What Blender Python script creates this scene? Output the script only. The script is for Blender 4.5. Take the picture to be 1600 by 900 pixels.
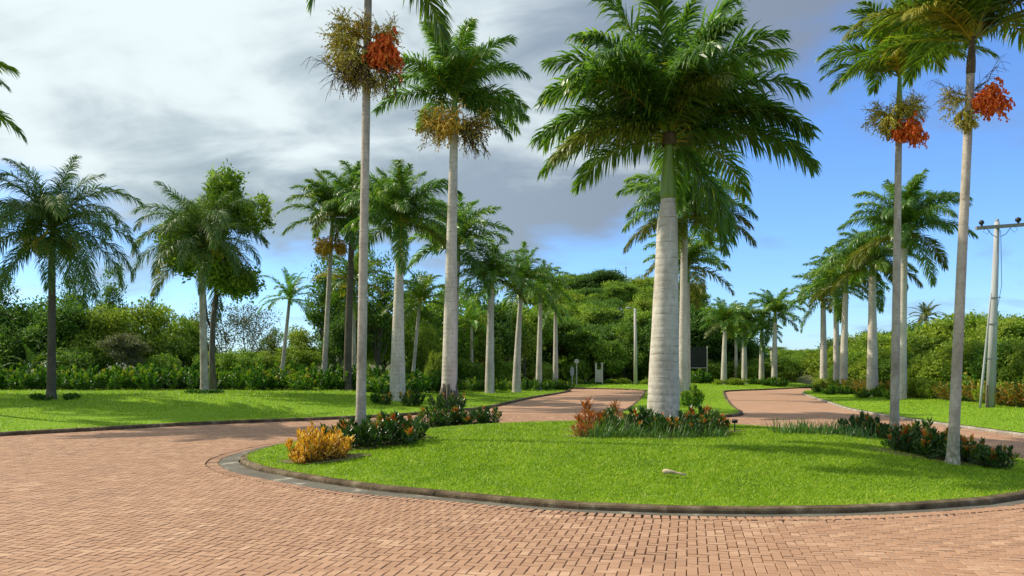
import bpy, math, random
import numpy as np
from mathutils import Vector, Matrix, Euler
from mathutils.geometry import delaunay_2d_cdt

# ------------------------------------------------------------------ clearing, camera, sky, sun, exposure
for o in list(bpy.data.objects):
    bpy.data.objects.remove(o)
SC = bpy.context.scene
COL = SC.collection
PI = math.pi
F = 1256.0          # focal length of the photo in its own pixels
HY = 575.0          # its horizon row
CH = 1.65           # eye height

cam = bpy.data.cameras.new('camera')
cam.sensor_width = 36
cam.lens = F / 1600 * 36
cam.shift_y = (HY - 450) / 1600
cam.clip_start = 0.1
cam.clip_end = 3000
camo = bpy.data.objects.new('camera', cam)
COL.objects.link(camo)
camo.location = (0, 0, CH)
camo.rotation_euler = (PI / 2, 0, 0)
SC.camera = camo

SUN_EL = math.radians(44)
sdx, sdy = -0.95, 0.27                      # horizontal direction towards the sun
n_ = math.hypot(sdx, sdy); sdx /= n_; sdy /= n_
sun = bpy.data.lights.new('sun', 'SUN')
sun.energy = 5.0
sun.angle = math.radians(0.53)
sun.color = (1.0, 0.905, 0.745)
suno = bpy.data.objects.new('sun', sun)
COL.objects.link(suno)
sv = Vector((sdx * math.cos(SUN_EL), sdy * math.cos(SUN_EL), math.sin(SUN_EL)))
suno.rotation_euler = sv.to_track_quat('Z', 'Y').to_euler()
suno.location = (-30, 10, 40)

SC.view_settings.view_transform = 'Standard'
SC.view_settings.look = 'None'
SC.view_settings.exposure = 0.25
SC.view_settings.gamma = 1.0
SC.render.engine = 'CYCLES'
SC.cycles.max_bounces = 6
SC.cycles.transparent_max_bounces = 4
SC.cycles.use_denoising = True
SC.render.resolution_x = 1024
SC.render.resolution_y = 576


class NT:
    """small node helper"""
    def __init__(s, tree):
        s.t = tree; s.n = tree.nodes; s.l = tree.links
        s.n.clear()
    def new(s, typ, **kw):
        nd = s.n.new(typ)
        for k, v in kw.items():
            setattr(nd, k, v)
        return nd
    def put(s, sock, v):
        if isinstance(v, (int, float, tuple, list)):
            sock.default_value = v
        else:
            s.l.new(v, sock)
    def math(s, op, a, b=0.0, c=None, clamp=False):
        nd = s.new('ShaderNodeMath', operation=op, use_clamp=clamp)
        s.put(nd.inputs[0], a); s.put(nd.inputs[1], b)
        if c is not None: s.put(nd.inputs[2], c)
        return nd.outputs[0]
    def ramp(s, fac, stops, interp='LINEAR'):
        nd = s.new('ShaderNodeValToRGB')
        cr = nd.color_ramp; cr.interpolation = interp
        while len(cr.elements) < len(stops): cr.elements.new(0.5)
        for e, (p, c) in zip(cr.elements, stops):
            e.position = p; e.color = (c[0], c[1], c[2], 1)
        s.put(nd.inputs[0], fac)
        return nd.outputs[0]
    def maprange(s, v, a, b, c=0.0, d=1.0, smooth=True):
        nd = s.new('ShaderNodeMapRange')
        if smooth: nd.interpolation_type = 'SMOOTHSTEP'
        s.put(nd.inputs[0], v)
        for i, x in zip((1, 2, 3, 4), (a, b, c, d)): s.put(nd.inputs[i], x)
        return nd.outputs[0]
    def noise(s, vec, scale, detail=4, rough=0.5, dist=0.0):
        nd = s.new('ShaderNodeTexNoise')
        if vec is not None: s.l.new(vec, nd.inputs['Vector'])
        nd.inputs['Scale'].default_value = scale
        nd.inputs['Detail'].default_value = detail
        nd.inputs['Roughness'].default_value = rough
        nd.inputs['Distortion'].default_value = dist
        return nd.outputs[0]
    def mix(s, fac, a, b, mode='MIX'):
        nd = s.new('ShaderNodeMix', data_type='RGBA', blend_type=mode)
        s.put(nd.inputs[0], fac); s.put(nd.inputs[6], a); s.put(nd.inputs[7], b)
        return nd.outputs[2]
    def scaled(s, vec, sx, sy, sz, loc=(0, 0, 0)):
        nd = s.new('ShaderNodeMapping')
        s.l.new(vec, nd.inputs[0])
        nd.inputs['Location'].default_value = loc
        nd.inputs['Scale'].default_value = (sx, sy, sz)
        return nd.outputs[0]


world = bpy.data.worlds.new('World')
SC.world = world
world.use_nodes = True
w = NT(world.node_tree)
sky = w.new('ShaderNodeTexSky', sky_type='NISHITA')
sky.sun_disc = False
sky.sun_elevation = SUN_EL
sky.sun_rotation = math.atan2(sdx, sdy)
sky.air_density = 1.0
sky.dust_density = 0.3
sky.ozone_density = 4.0
tc = w.new('ShaderNodeTexCoord')
sep = w.new('ShaderNodeSeparateXYZ'); w.l.new(tc.outputs['Generated'], sep.inputs[0])
dx, dy, dz = sep.outputs
zz = w.math('MAXIMUM', dz, 0.0)
den = w.math('ADD', zz, 0.32)
cmb = w.new('ShaderNodeCombineXYZ')
w.l.new(w.math('DIVIDE', dx, den), cmb.inputs[0])
w.l.new(w.math('DIVIDE', dy, den), cmb.inputs[1])
w.l.new(w.math('MULTIPLY', zz, 0.6), cmb.inputs[2])
cv = cmb.outputs[0]
n1 = w.noise(w.scaled(cv, 1, 1, 1, (3.1, 1.7, 0)), 1.6, 7, 0.52, 0.25)
n2 = w.noise(w.scaled(cv, 1, 1, 1, (9.4, 5.2, 2)), 1.15, 6, 0.5, 0.3)
n3 = w.noise(w.scaled(cv, 1, 1.6, 1, (1.4, 8.2, 5)), 3.4, 7, 0.55, 0.5)
xr = w.math('MAXIMUM', dx, 0.0)
xl = w.math('MAXIMUM', w.math('MULTIPLY', dx, -1.0), 0.0)
cov = w.math('SUBTRACT', zz, 0.10)
cov = w.math('SUBTRACT', cov, w.math('MULTIPLY', xr, 0.74))
cov = w.math('SUBTRACT', cov, w.math('MULTIPLY', xl, 0.07))
cov = w.math('ADD', cov, w.math('MULTIPLY', w.math('SUBTRACT', n1, 0.5), 0.42))
cov = w.math('ADD', cov, w.math('MULTIPLY', w.math('SUBTRACT', n3, 0.5), 0.12))
cf = w.maprange(cov, -0.045, 0.075)
wisp = w.math('MULTIPLY', w.maprange(w.math('ADD', w.math('MULTIPLY', n3, 0.6), w.math('MULTIPLY', n1, 0.4)), 0.50, 0.64), 0.42)
cf = w.math('MAXIMUM', cf, wisp)
# light and dark of the cloud deck: brighter towards the sun's side and higher up
br = w.math('ADD', w.math('MULTIPLY', xl, 0.62), w.math('MULTIPLY', w.math('SUBTRACT', zz, 0.34), 1.35))
br = w.math('SUBTRACT', br, w.math('MULTIPLY', xr, 0.5))
br = w.math('ADD', br, w.math('MULTIPLY', w.math('SUBTRACT', n2, 0.5), 1.5))
br = w.math('ADD', br, w.math('MULTIPLY', w.math('SUBTRACT', n3, 0.5), 0.75))
K = 6.46
grey = w.ramp(w.maprange(dx, -0.5, 0.45), [(0, (.37, .475, .54)), (0.5, (.33, .42, .52)), (1, (.25, .31, .42))])
ccol = w.mix(w.maprange(br, -0.06, 0.36), grey, (.86, .97, 1.0, 1))
ccol = w.mix(1.0, ccol, (K, K, K, 1), 'MULTIPLY')
skyc = w.mix(1.0, sky.outputs[0], (.80, 1.06, 1.42, 1), 'MULTIPLY')
fin = w.mix(cf, skyc, ccol)
bg = w.new('ShaderNodeBackground'); w.l.new(fin, bg.inputs[0]); bg.inputs[1].default_value = 0.13
wo = w.new('ShaderNodeOutputWorld'); w.l.new(bg.outputs[0], wo.inputs[0])

# ------------------------------------------------------------------ helpers
rnd = random.Random(7)
rs = np.random.RandomState(11)


def WX(px, d): return (px - 800.0) / F * d
def WZ(py, d): return CH + (HY - py) / F * d


def mesh_np(name, V, Fc, mats=(), tint=None, smooth=False, midx=None):
    V = np.asarray(V, np.float32); Fc = np.asarray(Fc, np.int32)
    me = bpy.data.meshes.new(name)
    k = Fc.shape[1]
    me.vertices.add(len(V)); me.vertices.foreach_set('co', V.ravel())
    me.loops.add(Fc.size); me.loops.foreach_set('vertex_index', Fc.ravel())
    me.polygons.add(len(Fc))
    me.polygons.foreach_set('loop_start', np.arange(0, Fc.size, k, dtype=np.int32))
    for m in mats: me.materials.append(m)
    if midx is not None: me.polygons.foreach_set('material_index', np.asarray(midx, np.int32))
    me.polygons.foreach_set('use_smooth', np.full(len(Fc), bool(smooth)))
    me.update(calc_edges=True)
    if tint is not None:
        a = me.attributes.new('tint', 'FLOAT', 'FACE')
        a.data.foreach_set('value', np.asarray(tint, np.float32))
    return me


def mesh_py(name, V, Fc, mats=(), tint=None, smooth=False, midx=None):
    me = bpy.data.meshes.new(name)
    me.from_pydata([tuple(v) for v in V], [], Fc)
    for m in mats: me.materials.append(m)
    if midx is not None: me.polygons.foreach_set('material_index', midx)
    if smooth: me.polygons.foreach_set('use_smooth', [True] * len(Fc))
    me.update()
    if tint is not None:
        a = me.attributes.new('tint', 'FLOAT', 'FACE')
        a.data.foreach_set('value', tint)
    return me


def obj(name, data, parent=None, loc=(0, 0, 0), rot=(0, 0, 0), scale=1.0, kind=None):
    o = bpy.data.objects.new(name, data)
    COL.objects.link(o)
    o.location = loc; o.rotation_euler = rot
    o.scale = (scale,) * 3 if isinstance(scale, (int, float)) else scale
    if parent: o.parent = parent
    if kind: o['kind'] = kind
    return o


def tag(o, label, cat, group=None):
    o['label'] = label; o['category'] = cat
    if group: o['group'] = group
    return o


def thing(name, label, cat, loc=(0, 0, 0), rotz=0.0, group=None, scale=1.0):
    o = obj(name, None, None, loc, (0, 0, rotz), scale)
    return tag(o, label, cat, group)


class MB:
    """collects polygons"""
    def __init__(s): s.V = []; s.F = []; s.T = []; s.M = []
    def add(s, V, Fc, t=0.5, m=0):
        b = len(s.V); s.V += [tuple(v) for v in V]
        s.F += [[b + i for i in f] for f in Fc]
        s.T += [t] * len(Fc); s.M += [m] * len(Fc)
    def tube(s, pts, radii, n=6, t=0.5, m=0, cap=True):
        b = len(s.V); up = Vector((0.31, 0.17, 0.93))
        P = [Vector(p) for p in pts]
        prev = None
        for i, p in enumerate(P):
            d = (P[min(i + 1, len(P) - 1)] - P[max(i - 1, 0)]).normalized()
            if prev is None:
                a = d.cross(up if abs(d.dot(up)) < .95 else Vector((1, 0, 0))).normalized()
            else:
                a = (prev - d * prev.dot(d)).normalized()
            prev = a; c = d.cross(a)
            for k in range(n):
                q = p + (a * math.cos(2 * PI * k / n) + c * math.sin(2 * PI * k / n)) * radii[i]
                s.V.append(tuple(q))
        fs = []
        for i in range(len(P) - 1):
            for k in range(n):
                k2 = (k + 1) % n
                fs.append([b + i * n + k, b + i * n + k2, b + (i + 1) * n + k2, b + (i + 1) * n + k])
        if cap:
            fs.append([b + (len(P) - 1) * n + k for k in range(n)])
            fs.append([b + k for k in reversed(range(n))])
        s.F += fs; s.T += [t] * len(fs); s.M += [m] * len(fs)
    def box(s, c, h, t=0.5, m=0, M=None):
        V = [Vector((x * h[0], y * h[1], z * h[2])) for x in (-1, 1) for y in (-1, 1) for z in (-1, 1)]
        if M: V = [M @ v for v in V]
        V = [v + Vector(c) for v in V]
        s.add(V, [[0, 1, 3, 2], [4, 6, 7, 5], [0, 4, 5, 1], [2, 3, 7, 6], [0, 2, 6, 4], [1, 5, 7, 3]], t, m)
    def mesh(s, name, mats, smooth=False):
        return mesh_py(name, s.V, s.F, mats, s.T, smooth, s.M)


# ------------------------------------------------------------------ materials
def mat(name):
    m = bpy.data.materials.new(name); m.use_nodes = True
    t = NT(m.node_tree)
    out = t.new('ShaderNodeOutputMaterial')
    return m, t, out


def leaf_mat(name, stops, rough=0.42, trans=0.30, vary=0.25, spec=0.4):
    m, t, out = mat(name)
    at = t.new('ShaderNodeAttribute', attribute_name='tint')
    oi = t.new('ShaderNodeObjectInfo')
    v = t.math('ADD', at.outputs['Fac'], t.math('MULTIPLY', t.math('SUBTRACT', oi.outputs['Random'], 0.5), vary), clamp=True)
    col = t.ramp(v, stops)
    p = t.new('ShaderNodeBsdfPrincipled')
    t.l.new(col, p.inputs['Base Color']); p.inputs['Roughness'].default_value = rough
    p.inputs['Specular IOR Level'].default_value = spec
    tr = t.new('ShaderNodeBsdfTranslucent')
    t.l.new(t.mix(1.0, col, (1.5, 1.6, 0.75, 1), 'MULTIPLY'), tr.inputs[0])
    ms = t.new('ShaderNodeMixShader'); ms.inputs[0].default_value = trans
    t.l.new(p.outputs[0], ms.inputs[1]); t.l.new(tr.outputs[0], ms.inputs[2])
    t.l.new(ms.outputs[0], out.inputs[0])
    return m


def plain_mat(name, stops, scale=6, rough=0.8, bump=0.2, metal=0.0, stretch=(1, 1, 1), spec=0.3, tintmix=0.0, world_=False):
    m, t, out = mat(name)
    c = t.new('ShaderNodeTexCoord')
    v = t.scaled(t.new('ShaderNodeNewGeometry').outputs['Position'] if world_ else c.outputs['Object'], *stretch)
    nz = t.noise(v, scale, 6, 0.6)
    f = nz
    if tintmix:
        at = t.new('ShaderNodeAttribute', attribute_name='tint')
        f = t.math('ADD', t.math('MULTIPLY', nz, 1 - tintmix), t.math('MULTIPLY', at.outputs['Fac'], tintmix))
    col = t.ramp(f, stops)
    p = t.new('ShaderNodeBsdfPrincipled')
    t.l.new(col, p.inputs['Base Color']); p.inputs['Roughness'].default_value = rough
    p.inputs['Metallic'].default_value = metal
    p.inputs['Specular IOR Level'].default_value = spec
    if bump:
        b = t.new('ShaderNodeBump'); b.inputs['Strength'].default_value = bump
        b.inputs['Distance'].default_value = 0.02
        t.l.new(t.noise(v, scale * 4, 5, 0.6), b.inputs['Height']); t.l.new(b.outputs[0], p.inputs['Normal'])
    t.l.new(p.outputs[0], out.inputs[0])
    return m


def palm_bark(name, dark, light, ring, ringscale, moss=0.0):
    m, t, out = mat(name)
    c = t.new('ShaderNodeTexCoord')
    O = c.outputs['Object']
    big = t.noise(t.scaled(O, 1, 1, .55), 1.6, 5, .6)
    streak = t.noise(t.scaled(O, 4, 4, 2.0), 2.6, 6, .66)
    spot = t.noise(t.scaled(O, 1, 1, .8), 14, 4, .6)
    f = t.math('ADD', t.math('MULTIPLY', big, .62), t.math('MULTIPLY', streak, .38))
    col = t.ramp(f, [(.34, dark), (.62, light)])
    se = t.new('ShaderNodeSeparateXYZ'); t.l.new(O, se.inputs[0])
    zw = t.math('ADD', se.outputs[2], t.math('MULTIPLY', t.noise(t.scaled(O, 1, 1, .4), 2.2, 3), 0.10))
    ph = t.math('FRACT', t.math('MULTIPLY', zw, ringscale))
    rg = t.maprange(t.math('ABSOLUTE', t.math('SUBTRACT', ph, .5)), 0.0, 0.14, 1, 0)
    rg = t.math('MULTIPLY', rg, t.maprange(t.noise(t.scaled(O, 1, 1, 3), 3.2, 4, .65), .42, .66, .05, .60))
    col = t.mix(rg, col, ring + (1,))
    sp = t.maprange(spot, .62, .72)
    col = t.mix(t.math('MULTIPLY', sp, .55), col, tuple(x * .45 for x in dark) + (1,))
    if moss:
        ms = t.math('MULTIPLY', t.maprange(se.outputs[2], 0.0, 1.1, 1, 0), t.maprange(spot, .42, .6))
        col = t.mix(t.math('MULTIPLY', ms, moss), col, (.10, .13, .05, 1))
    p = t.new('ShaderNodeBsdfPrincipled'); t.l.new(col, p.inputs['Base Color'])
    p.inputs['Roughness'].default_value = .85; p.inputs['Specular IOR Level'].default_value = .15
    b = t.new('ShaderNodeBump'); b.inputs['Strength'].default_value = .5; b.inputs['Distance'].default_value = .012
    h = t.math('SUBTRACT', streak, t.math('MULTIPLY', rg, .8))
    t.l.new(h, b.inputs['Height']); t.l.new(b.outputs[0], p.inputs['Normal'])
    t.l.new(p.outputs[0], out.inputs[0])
    return m


M = {}
GR = [(0.0, (.012, .034, .010)), (0.45, (.030, .085, .016)), (0.8, (.075, .155, .020)), (1.0, (.20, .24, .030))]
M['royal'] = leaf_mat('royal_palm_leaf', [(0, (0.0405, 0.0907, 0.018)), (0.5, (0.09, 0.1906, 0.028)), (0.85, (0.2252, 0.3266, 0.03)), (1, (0.5853, 0.4536, 0.04))], .36, .42, .22, .5)
M['lime'] = leaf_mat('lime_palm_leaf', [(0, (.05, .13, .012)), (.5, (.12, .26, .02)), (1, (.26, .36, .03))], .4, .35)
M['slim'] = leaf_mat('slim_palm_leaf', [(0, (0.0349, 0.0832, 0.012)), (0.5, (0.0983, 0.194, 0.018)), (0.85, (0.2621, 0.3142, 0.02)), (1, (0.6115, 0.4435, 0.02))], .38, .32, .2, .5)
M['golden'] = leaf_mat('yellowing_palm_leaf', [(0, (.10, .13, .014)), (.45, (.26, .24, .022)), (.8, (.42, .33, .03)), (1, (.50, .27, .03))], .45, .35)
M['olive'] = leaf_mat('olive_palm_leaf', [(0, (.04, .07, .012)), (.5, (.12, .15, .018)), (1, (.30, .27, .03))], .42, .32)
M['queen'] = leaf_mat('dark_palm_leaf', [(0, (0.0316, 0.0721, 0.012)), (0.5, (0.0646, 0.1352, 0.022)), (1, (0.2156, 0.2447, 0.03))], .5, .3, .2, .3)
M['shaft'] = plain_mat('crownshaft_green', [(.3, (.10, .17, .018)), (.7, (.21, .31, .03))], 1.2, .38, .05, 0, (6, 6, .6), .5)
M['shaft_brown'] = plain_mat('crownshaft_old_sheath', [(.3, (.05, .035, .015)), (.7, (.14, .10, .04))], 4, .7, .2, 0, (4, 4, 1))
M['bark_royal'] = palm_bark('royal_palm_bark', (.35, .305, .25), (.62, .565, .485), (.20, .155, .11), 5.6, .5)
M['bark_royal_far'] = palm_bark('grey_royal_palm_bark', (.34, .30, .25), (.57, .525, .455), (.30, .26, .22), 6.0, .5)
M['bark_slim'] = palm_bark('slim_palm_bark', (.20, .165, .12), (.54, .48, .395), (.24, .205, .16), 13.0, .7)
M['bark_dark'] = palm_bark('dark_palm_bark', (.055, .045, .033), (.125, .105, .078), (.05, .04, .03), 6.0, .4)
M['fruit_red'] = leaf_mat('red_palm_fruit', [(0, (.50, .060, .010)), (.5, (.76, .13, .018)), (1, (.86, .27, .04))], .35, .05, .05)
M['fruit_yellow'] = leaf_mat('yellow_palm_flowers', [(0, (.20, .18, .022)), (.5, (.44, .38, .045)), (1, (.66, .58, .11))], .6, .25, .1)
M['fruit_orange'] = leaf_mat('orange_palm_fruit', [(0, (.34, .20, .015)), (.5, (.62, .34, .025)), (1, (.75, .50, .06))], .5, .15, .1)
M['twig_grey'] = leaf_mat('dry_flower_twigs', [(0, (.07, .055, .04)), (.5, (.15, .125, .095)), (1, (.26, .22, .16))], .8, .05)
M['twig_brown'] = leaf_mat('brown_flower_twigs', [(0, (.03, .018, .010)), (.5, (.07, .04, .02)), (1, (.13, .08, .035))], .8, .05)
TR1 = [(0, (0.0504, 0.1049, 0.0126)), (0.45, (0.114, 0.2052, 0.021)), (0.8, (0.204, 0.3078, 0.0315)), (1, (0.3, 0.3876, 0.0473))]
TR2 = [(0, (0.036, 0.0821, 0.0126)), (0.5, (0.0744, 0.1539, 0.021)), (1, (0.156, 0.2508, 0.0315))]
TR3 = [(0, (0.084, 0.1368, 0.0147)), (0.5, (0.18, 0.2565, 0.0273)), (1, (0.336, 0.3876, 0.0525))]
M['tree_mid'] = leaf_mat('mid_green_foliage', TR1, .6, .34, .4, .2)
M['tree_dark'] = leaf_mat('dark_green_foliage', TR2, .6, .32, .4, .2)
M['tree_light'] = leaf_mat('light_green_foliage', TR3, .6, .36, .4, .2)
M['tree_grey'] = leaf_mat('grey_green_foliage', [(0, (.05, .062, .024)), (.5, (.105, .12, .05)), (1, (.18, .19, .085))], .6, .25, .3)
M['bark_tree'] = plain_mat('tree_bark', [(.3, (.05, .042, .032)), (.7, (.17, .15, .12))], 3, .9, .4, 0, (3, 3, .6))
M['stem'] = plain_mat('shrub_stem', [(.3, (.04, .035, .02)), (.7, (.10, .085, .05))], 8, .9, .2)
M['croton'] = leaf_mat('croton_leaf', [(0, (0.0161, 0.048, 0.01)), (0.42, (0.0368, 0.096, 0.014)), (0.62, (0.092, 0.168, 0.018)), (0.74, (0.253, 0.204, 0.02)), (0.84, (0.483, 0.156, 0.012)), (1, (0.483, 0.054, 0.02))], .36, .2, .10, .5)
M['hedge'] = leaf_mat('hedge_leaf', [(0, (0.02, 0.0644, 0.008)), (0.5, (0.0572, 0.1573, 0.014)), (0.8, (0.1573, 0.286, 0.02)), (0.92, (0.3718, 0.3718, 0.025)), (1, (0.6006, 0.2574, 0.015))], .44, .25, .14, .35)
M['gold'] = leaf_mat('golden_croton_leaf', [(0, (0.22, 0.1488, 0.012)), (0.3, (0.52, 0.2418, 0.014)), (0.6, (0.72, 0.3534, 0.02)), (0.85, (0.8, 0.5208, 0.07)), (1, (0.85, 0.651, 0.25))], .4, .25, .05)
M['autumn'] = leaf_mat('orange_green_leaf', [(0, (0.048, 0.095, 0.012)), (0.4, (0.136, 0.171, 0.02)), (0.65, (0.304, 0.209, 0.018)), (1, (0.368, 0.1235, 0.012))], .45, .25, .3)
M['strap'] = leaf_mat('strap_leaf', [(0, (.030, .075, .014)), (.5, (.065, .15, .022)), (1, (.14, .23, .04))], .4, .28, .15)
M['bromeliad'] = leaf_mat('rust_red_leaf', [(0, (.09, .07, .012)), (.4, (.26, .09, .015)), (1, (.46, .11, .015))], .4, .25, .2)
M['grass'] = leaf_mat('grass_blade', [(0, (0.0862, 0.1734, 0.006)), (0.5, (0.207, 0.3264, 0.012)), (0.85, (0.322, 0.4284, 0.022)), (1, (0.483, 0.4896, 0.09))], .5, .35, 0, .25)
M['concrete'] = plain_mat('weathered_kerb_concrete', [(.32, (.042, .028, .015)), (.5, (.10, .070, .038)), (.62, (.15, .115, .068)), (.72, (.26, .21, .14))], 3.5, .9, .7, 0, (1, 1, 1), .2, 0.0, True)
M['gutter'] = plain_mat('gutter_concrete', [(.3, (.07, .062, .045)), (.58, (.125, .112, .085)), (.68, (.30, .27, .21))], 2.2, .9, .4)
M['kerb_pale'] = plain_mat('pale_kerb_concrete', [(.3, (.14, .12, .095)), (.55, (.30, .26, .21)), (.7, (.50, .45, .38))], 3, .9, .4)
M['pole'] = plain_mat('grey_pole_concrete', [(.3, (.27, .28, .28)), (.7, (.42, .43, .43))], 2, .75, .1, 0, (3, 3, .4))
M['pole_light'] = plain_mat('pale_pole_concrete', [(.3, (.34, .32, .27)), (.7, (.52, .49, .42))], 2, .8, .1, 0, (3, 3, .4))
M['timber'] = plain_mat('weathered_crossarm', [(.3, (.14, .13, .12)), (.7, (.27, .26, .24))], 6, .8, .2, 0, (1, 6, 6))
M['black'] = plain_mat('black_fitting', [(.3, (.012, .012, .013)), (.7, (.03, .03, .032))], 8, .5, .05)
M['steel'] = plain_mat('galvanised_steel', [(.3, (.22, .23, .24)), (.7, (.36, .37, .38))], 8, .5, .05, .3)
M['rust'] = plain_mat('rusty_steel', [(.3, (.12, .05, .03)), (.7, (.28, .15, .10))], 8, .8, .1)
M['white'] = plain_mat('white_paint', [(.3, (.62, .62, .60)), (.7, (.80, .80, .78))], 3, .6, .05)
M['screen'] = plain_mat('dark_screen', [(.3, (.010, .012, .013)), (.7, (.022, .026, .026))], 3, .6, .05)
M['dry'] = plain_mat('dry_bract', [(.3, (.28, .20, .11)), (.7, (.62, .50, .34))], 9, .7, .2, 0, (1, 5, 5))
M['tile'] = plain_mat('terracotta_roof', [(.3, (.32, .13, .07)), (.7, (.48, .23, .13))], 6, .8, .3)
M['wall'] = plain_mat('cream_wall', [(.3, (.50, .44, .34)), (.7, (.66, .60, .48))], 2, .8, .05)
M['mulch'] = plain_mat('mulch_soil', [(.3, (.07, .05, .03)), (.7, (.20, .15, .09))], 20, .95, .6)


def brick_ramp(t, f):
    return t.ramp(f, [(.0, (.225, .120, .070)), (.35, (.31, .174, .102)), (.65, (.37, .216, .131)), (.88, (.45, .283, .183)), (1, (.57, .40, .285))])


def paver_mat(name, use_attr, sheet=False):
    m, t, out = mat(name)
    g = t.new('ShaderNodeNewGeometry'); P = g.outputs['Position']
    if use_attr:
        base = 0.62 if sheet else t.new('ShaderNodeAttribute', attribute_name='tint').outputs['Fac']
    else:
        base = t.new('ShaderNodeObjectInfo').outputs['Random']
    big = t.noise(P, .35, 4, .6)
    mid = t.noise(t.scaled(P, 1, 1.6, 1), 2.2, 5, .65)
    fine = t.noise(P, 55, 4, .7)
    f = t.math('ADD', t.math('MULTIPLY', base, .27), t.math('MULTIPLY', big, .28))
    f = t.math('ADD', f, t.math('MULTIPLY', mid, .34))
    f = t.math('ADD', f, t.math('MULTIPLY', fine, .20))
    f = t.math('SUBTRACT', f, .045)
    col = brick_ramp(t, f)
    if sheet:
        mp = t.new('ShaderNodeMapping'); t.l.new(P, mp.inputs[0]); mp.inputs['Rotation'].default_value = (0, 0, .24)
        bt = t.new('ShaderNodeTexBrick'); t.l.new(mp.outputs[0], bt.inputs[0])
        bt.inputs['Scale'].default_value = 1.0
        bt.inputs['Brick Width'].default_value = .21; bt.inputs['Row Height'].default_value = .105
        bt.inputs['Mortar Size'].default_value = .006
        col = t.mix(t.math('MULTIPLY', bt.outputs['Fac'], .35), col, (.12, .06, .04, 1))
    # pale chalky bloom left in shapeless patches
    bl = t.maprange(t.math('ADD', t.noise(t.scaled(P, 1, 2.2, 1), 1.1, 6, .7), t.math('MULTIPLY', t.math('SUBTRACT', base, .5), .10)), .52, .72)
    col = t.mix(t.math('MULTIPLY', bl, .40), col, (.60, .41, .265, 1))
    gr = t.maprange(t.math('ADD', t.noise(P, .8, 5, .6), t.math('MULTIPLY', t.math('SUBTRACT', base, .5), -.14)), .54, .74)
    col = t.mix(t.math('MULTIPLY', gr, .34), col, (.20, .12, .08, 1))
    p = t.new('ShaderNodeBsdfPrincipled'); t.l.new(col, p.inputs['Base Color'])
    p.inputs['Roughness'].default_value = .82; p.inputs['Specular IOR Level'].default_value = .25
    b = t.new('ShaderNodeBump'); b.inputs['Strength'].default_value = .35; b.inputs['Distance'].default_value = .003
    t.l.new(fine, b.inputs['Height']); t.l.new(b.outputs[0], p.inputs['Normal'])
    t.l.new(p.outputs[0], out.inputs[0])
    return m


M['paver_one'] = paver_mat('brick_paver', False)
M['paver_many'] = paver_mat('brick_pavers', True)
M['paver_sheet'] = paver_mat('brick_paving_far', True, True)
M['joint'] = plain_mat('joint_sand', [(.3, (.11, .062, .037)), (.7, (.19, .112, .07))], 20, .95, .3)


def lawn_mat():
    m, t, out = mat('lawn_turf')
    g = t.new('ShaderNodeNewGeometry'); P = g.outputs['Position']
    a = t.noise(P, .5, 4, .6); b = t.noise(P, 7, 5, .7); c = t.noise(P, 45, 4, .7)
    f = t.math('ADD', t.math('MULTIPLY', a, .3), t.math('ADD', t.math('MULTIPLY', b, .3), t.math('MULTIPLY', c, .4)))
    col = t.ramp(f, [(.32, (.08, .17, .008)), (.5, (.16, .28, .012)), (.68, (.23, .35, .02))])
    p = t.new('ShaderNodeBsdfPrincipled'); t.l.new(col, p.inputs['Base Color'])
    p.inputs['Roughness'].default_value = .9; p.inputs['Specular IOR Level'].default_value = .1
    bm = t.new('ShaderNodeBump'); bm.inputs['Strength'].default_value = .8; bm.inputs['Distance'].default_value = .03
    t.l.new(c, bm.inputs['Height']); t.l.new(bm.outputs[0], p.inputs['Normal'])
    t.l.new(p.outputs[0], out.inputs[0])
    return m


M['lawn'] = lawn_mat()
M['ground'] = plain_mat('rough_ground', [(.3, (.030, .042, .014)), (.5, (.06, .075, .022)), (.7, (.10, .09, .045))], .6, .95, .5)
M['bed'] = plain_mat('leaf_litter', [(.3, (.028, .034, .012)), (.6, (.07, .065, .03)), (.75, (.13, .10, .05))], 2.5, .95, .6)


# ------------------------------------------------------------------ plan of the place
def smooth_line(pts, closed=False, step=0.5):
    P = [Vector((x, y, 0)) for x, y in pts]
    n = len(P); out = []
    rng = range(n if closed else n - 1)
    for i in rng:
        p0 = P[(i - 1) % n] if closed or i > 0 else P[0]
        p1 = P[i]; p2 = P[(i + 1) % n]
        p3 = P[(i + 2) % n] if closed or i + 2 < n else P[-1]
        L = (p2 - p1).length; k = max(2, int(L / step))
        for j in range(k):
            t = j / k
            q = .5 * ((2 * p1) + (p2 - p0) * t + (2 * p0 - 5 * p1 + 4 * p2 - p3) * t * t + (3 * p1 - p0 - 3 * p2 + p3) * t ** 3)
            out.append((q.x, q.y))
    if not closed: out.append((P[-1].x, P[-1].y))
    return np.array(out)


ISL = smooth_line([(-4.96, 14.7), (-4.40, 13.3), (-3.6, 12.35), (-2.09, 10.96), (-.81, 10.2), (.38, 9.5), (1.46, 9.17), (2.52, 9.05), (3.62, 9.09),
                   (4.85, 9.38), (6.41, 10.06), (8.0, 11.7), (9.0, 14.0), (9.2, 16.5), (8.3, 19.3), (6, 21.6), (3, 22.7), (0, 22.4), (-2.4, 21.0),
                   (-4.0, 19.0), (-4.85, 17.0)], True, .4)
KL = smooth_line([(-23, -6), (-22, -1), (-20.5, 4), (-18.4, 9), (-15.8, 14), (-12.4, 19.4), (-11.2, 20.7), (-9.9, 22.3), (-8.3, 23.8), (-6.4, 25.1), (-4.3, 26.9),
                  (-3.0, 28.8), (-1.5, 31.4), (-.5, 35), (1.0, 43.2), (2.7, 50), (4.0, 56), (4.2, 58.4), (3.2, 60.3), (0, 61.5), (-6, 62.5), (-14, 63)], False, .6)
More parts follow.
